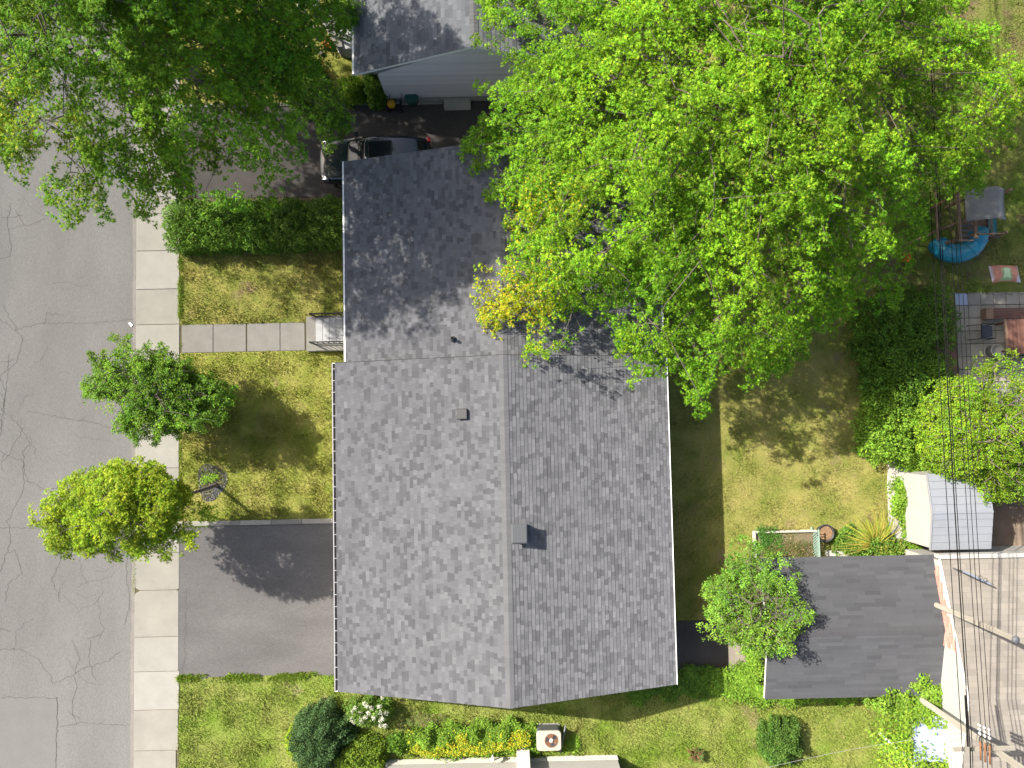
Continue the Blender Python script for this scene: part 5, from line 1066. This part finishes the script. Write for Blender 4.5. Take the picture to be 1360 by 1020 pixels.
tree('young_tree', 'slender green tree behind the driveway next to the northern porch', P(425,150), P(432,140,3.2),
     [(450,140),(447,190),(430,200),(420,170),(408,140),(412,100),(430,85),(448,105)],
     2.6, 3.8, 1.5, 60, 90, .09, DG+((.1,.2,.03),), 207, kind='leaf', trunk=.05, limbs=4, lobelen=(.5,1.0), lobew=.2, drop=.4, twigr=.006)
tree('small_tree', 'dark green sapling overhanging the left eave of the northern house', P(450,60), P(455,0,4),
     [(480,0),(476,18),(455,30),(440,18),(435,-20),(455,-50),(480,-30)],
     3.2, 4.5, 2.2, 50, 90, .09, DG+((.1,.22,.03),), 208, kind='leaf', trunk=.05, limbs=4, lobelen=(.5,1.0), lobew=.22, drop=.4, twigr=.006)

# ------------------------------------------------------------------ power lines and pole
zp = 7.0; bx0, by0 = P(1236,938,2.9); pol = thing('utility_pole', 'weathered wooden utility pole leaning out of the bottom right corner', 'utility pole', (bx0,by0,0))
MB().tube([(bx0,by0,-.3),(bx0,by0,4),(bx0,by0,9.5)], [.115,.105,.10], 16).build('post', M['pole'], pol, True)
wires = [(1264,.013,'westernmost thin black overhead line above the brown roof'),(1274,.02,'thickest black overhead cable, second from the west'),(1277,.014,'thin cable running along the east side of the thickest overhead cable'),
         (1290,.011,'overhead line just east of the gap in the middle of the wires'),(1296,.011,'middle one of the three thin eastern overhead lines'),(1302,.011,'easternmost thin black overhead line')]
xw = [P(q,720,zp)[0] for q, _, _ in wires]
MB().box(min(xw)-.2, bx0+.45, by0+.12, by0+.22, zp-.22, zp-.1).build('crossarm', M['pole'], pol)
wt = {}
for i, (q, r_, lb_) in enumerate(wires):
    pts = [(xw[i], y_, zp-.12+.4*((y_-6)/22)**2-.1) for y_ in np.linspace(by0+.17, 34, 30)]
    pts = [(xw[i], by0-22+k*2, zp-.1) for k in range(11)]+pts
    wt[i] = tag(MB().tube(pts, r_, 6).build('power_line', M['cable'], None, True), lb_, 'power line', 'overhead power lines')
for i in (3,4,5):
    yy = P(1320,955+i*3,zp)[1]
    for k in range(3): MB().lathe([(.02,zp-.12),(.055,zp-.09),(.03,zp-.05),(.055,zp-.02),(.02,zp)], xw[i], yy-k*.13, 10).build('insulator', M['ceramic'], wt[i], True)
    MB().tube([(xw[i],yy-.5,zp-.08),(xw[i],yy-1.1,zp-.1)], [.03,.028], 8).build('clamp', M['rust'], wt[i], True)
yy = P(1290,925,zp)[1]; MB().tube([(xw[1],yy,zp-.1),(xw[1],yy-1.6,zp-.1)], .03, 8).build('splice_sleeve', M['cable'], wt[1], True)
q0, q1 = P(1283,760,3.9), P(1319,777,3.9); ant = thing('roof_antenna', 'small blue grey bracket bar standing on the brown roof under the wires', 'antenna', (*q0,3.1))
MB().bar((q0[0],q0[1],3.75),(q1[0],q1[1],3.75),.06,.07).build('arm', mat('blue_grey',(.2,.225,.29),.5), ant)
for f in (.06,.94):
    x, y = q0[0]+(q1[0]-q0[0])*f, q0[1]+(q1[1]-q0[1])*f; MB().bar((x,y,3.0),(x,y,3.72),.04).build('leg', M['galv'], ant)
for f in (.6,.78): x, y = q0[0]+(q1[0]-q0[0])*f, q0[1]+(q1[1]-q0[1])*f; MB().tube([(x+.07*math.cos(k*.7),y+.06+.07*math.sin(k*.7),3.8) for k in range(10)], .008, 5).build('loop', M['cable'], ant)
q0 = P(1249,806,3.0); p2 = thing('short_pole', 'pale grey wooden pole rising between the garage and the brown roof', 'utility pole', (q0[0],q0[1],0))
MB().tube([(q0[0],q0[1],-.2),(q0[0],q0[1],7.1)], [.105,.085], 14).build('post', M['pole'], p2, True); MB().lathe([(.11,7.1),(.12,7.16),(.03,7.2)], q0[0], q0[1], 12).build('cap', M['galv'], p2)
b = MB(); e0 = (bx0, by0, 5.2); e1 = P(1000,1020,4.0); b.tube([Vector(e0).lerp(Vector((e1[0],e1[1],4.2)), k/8)-Vector((0,0,.25*math.sin(math.pi*k/8))) for k in range(9)], .006, 5)
tag(b.build('service_wire', mat('pale_cable',(.25,.25,.24),.6), None, True), 'thin pale service wire from the utility pole to the southern house', 'wire')
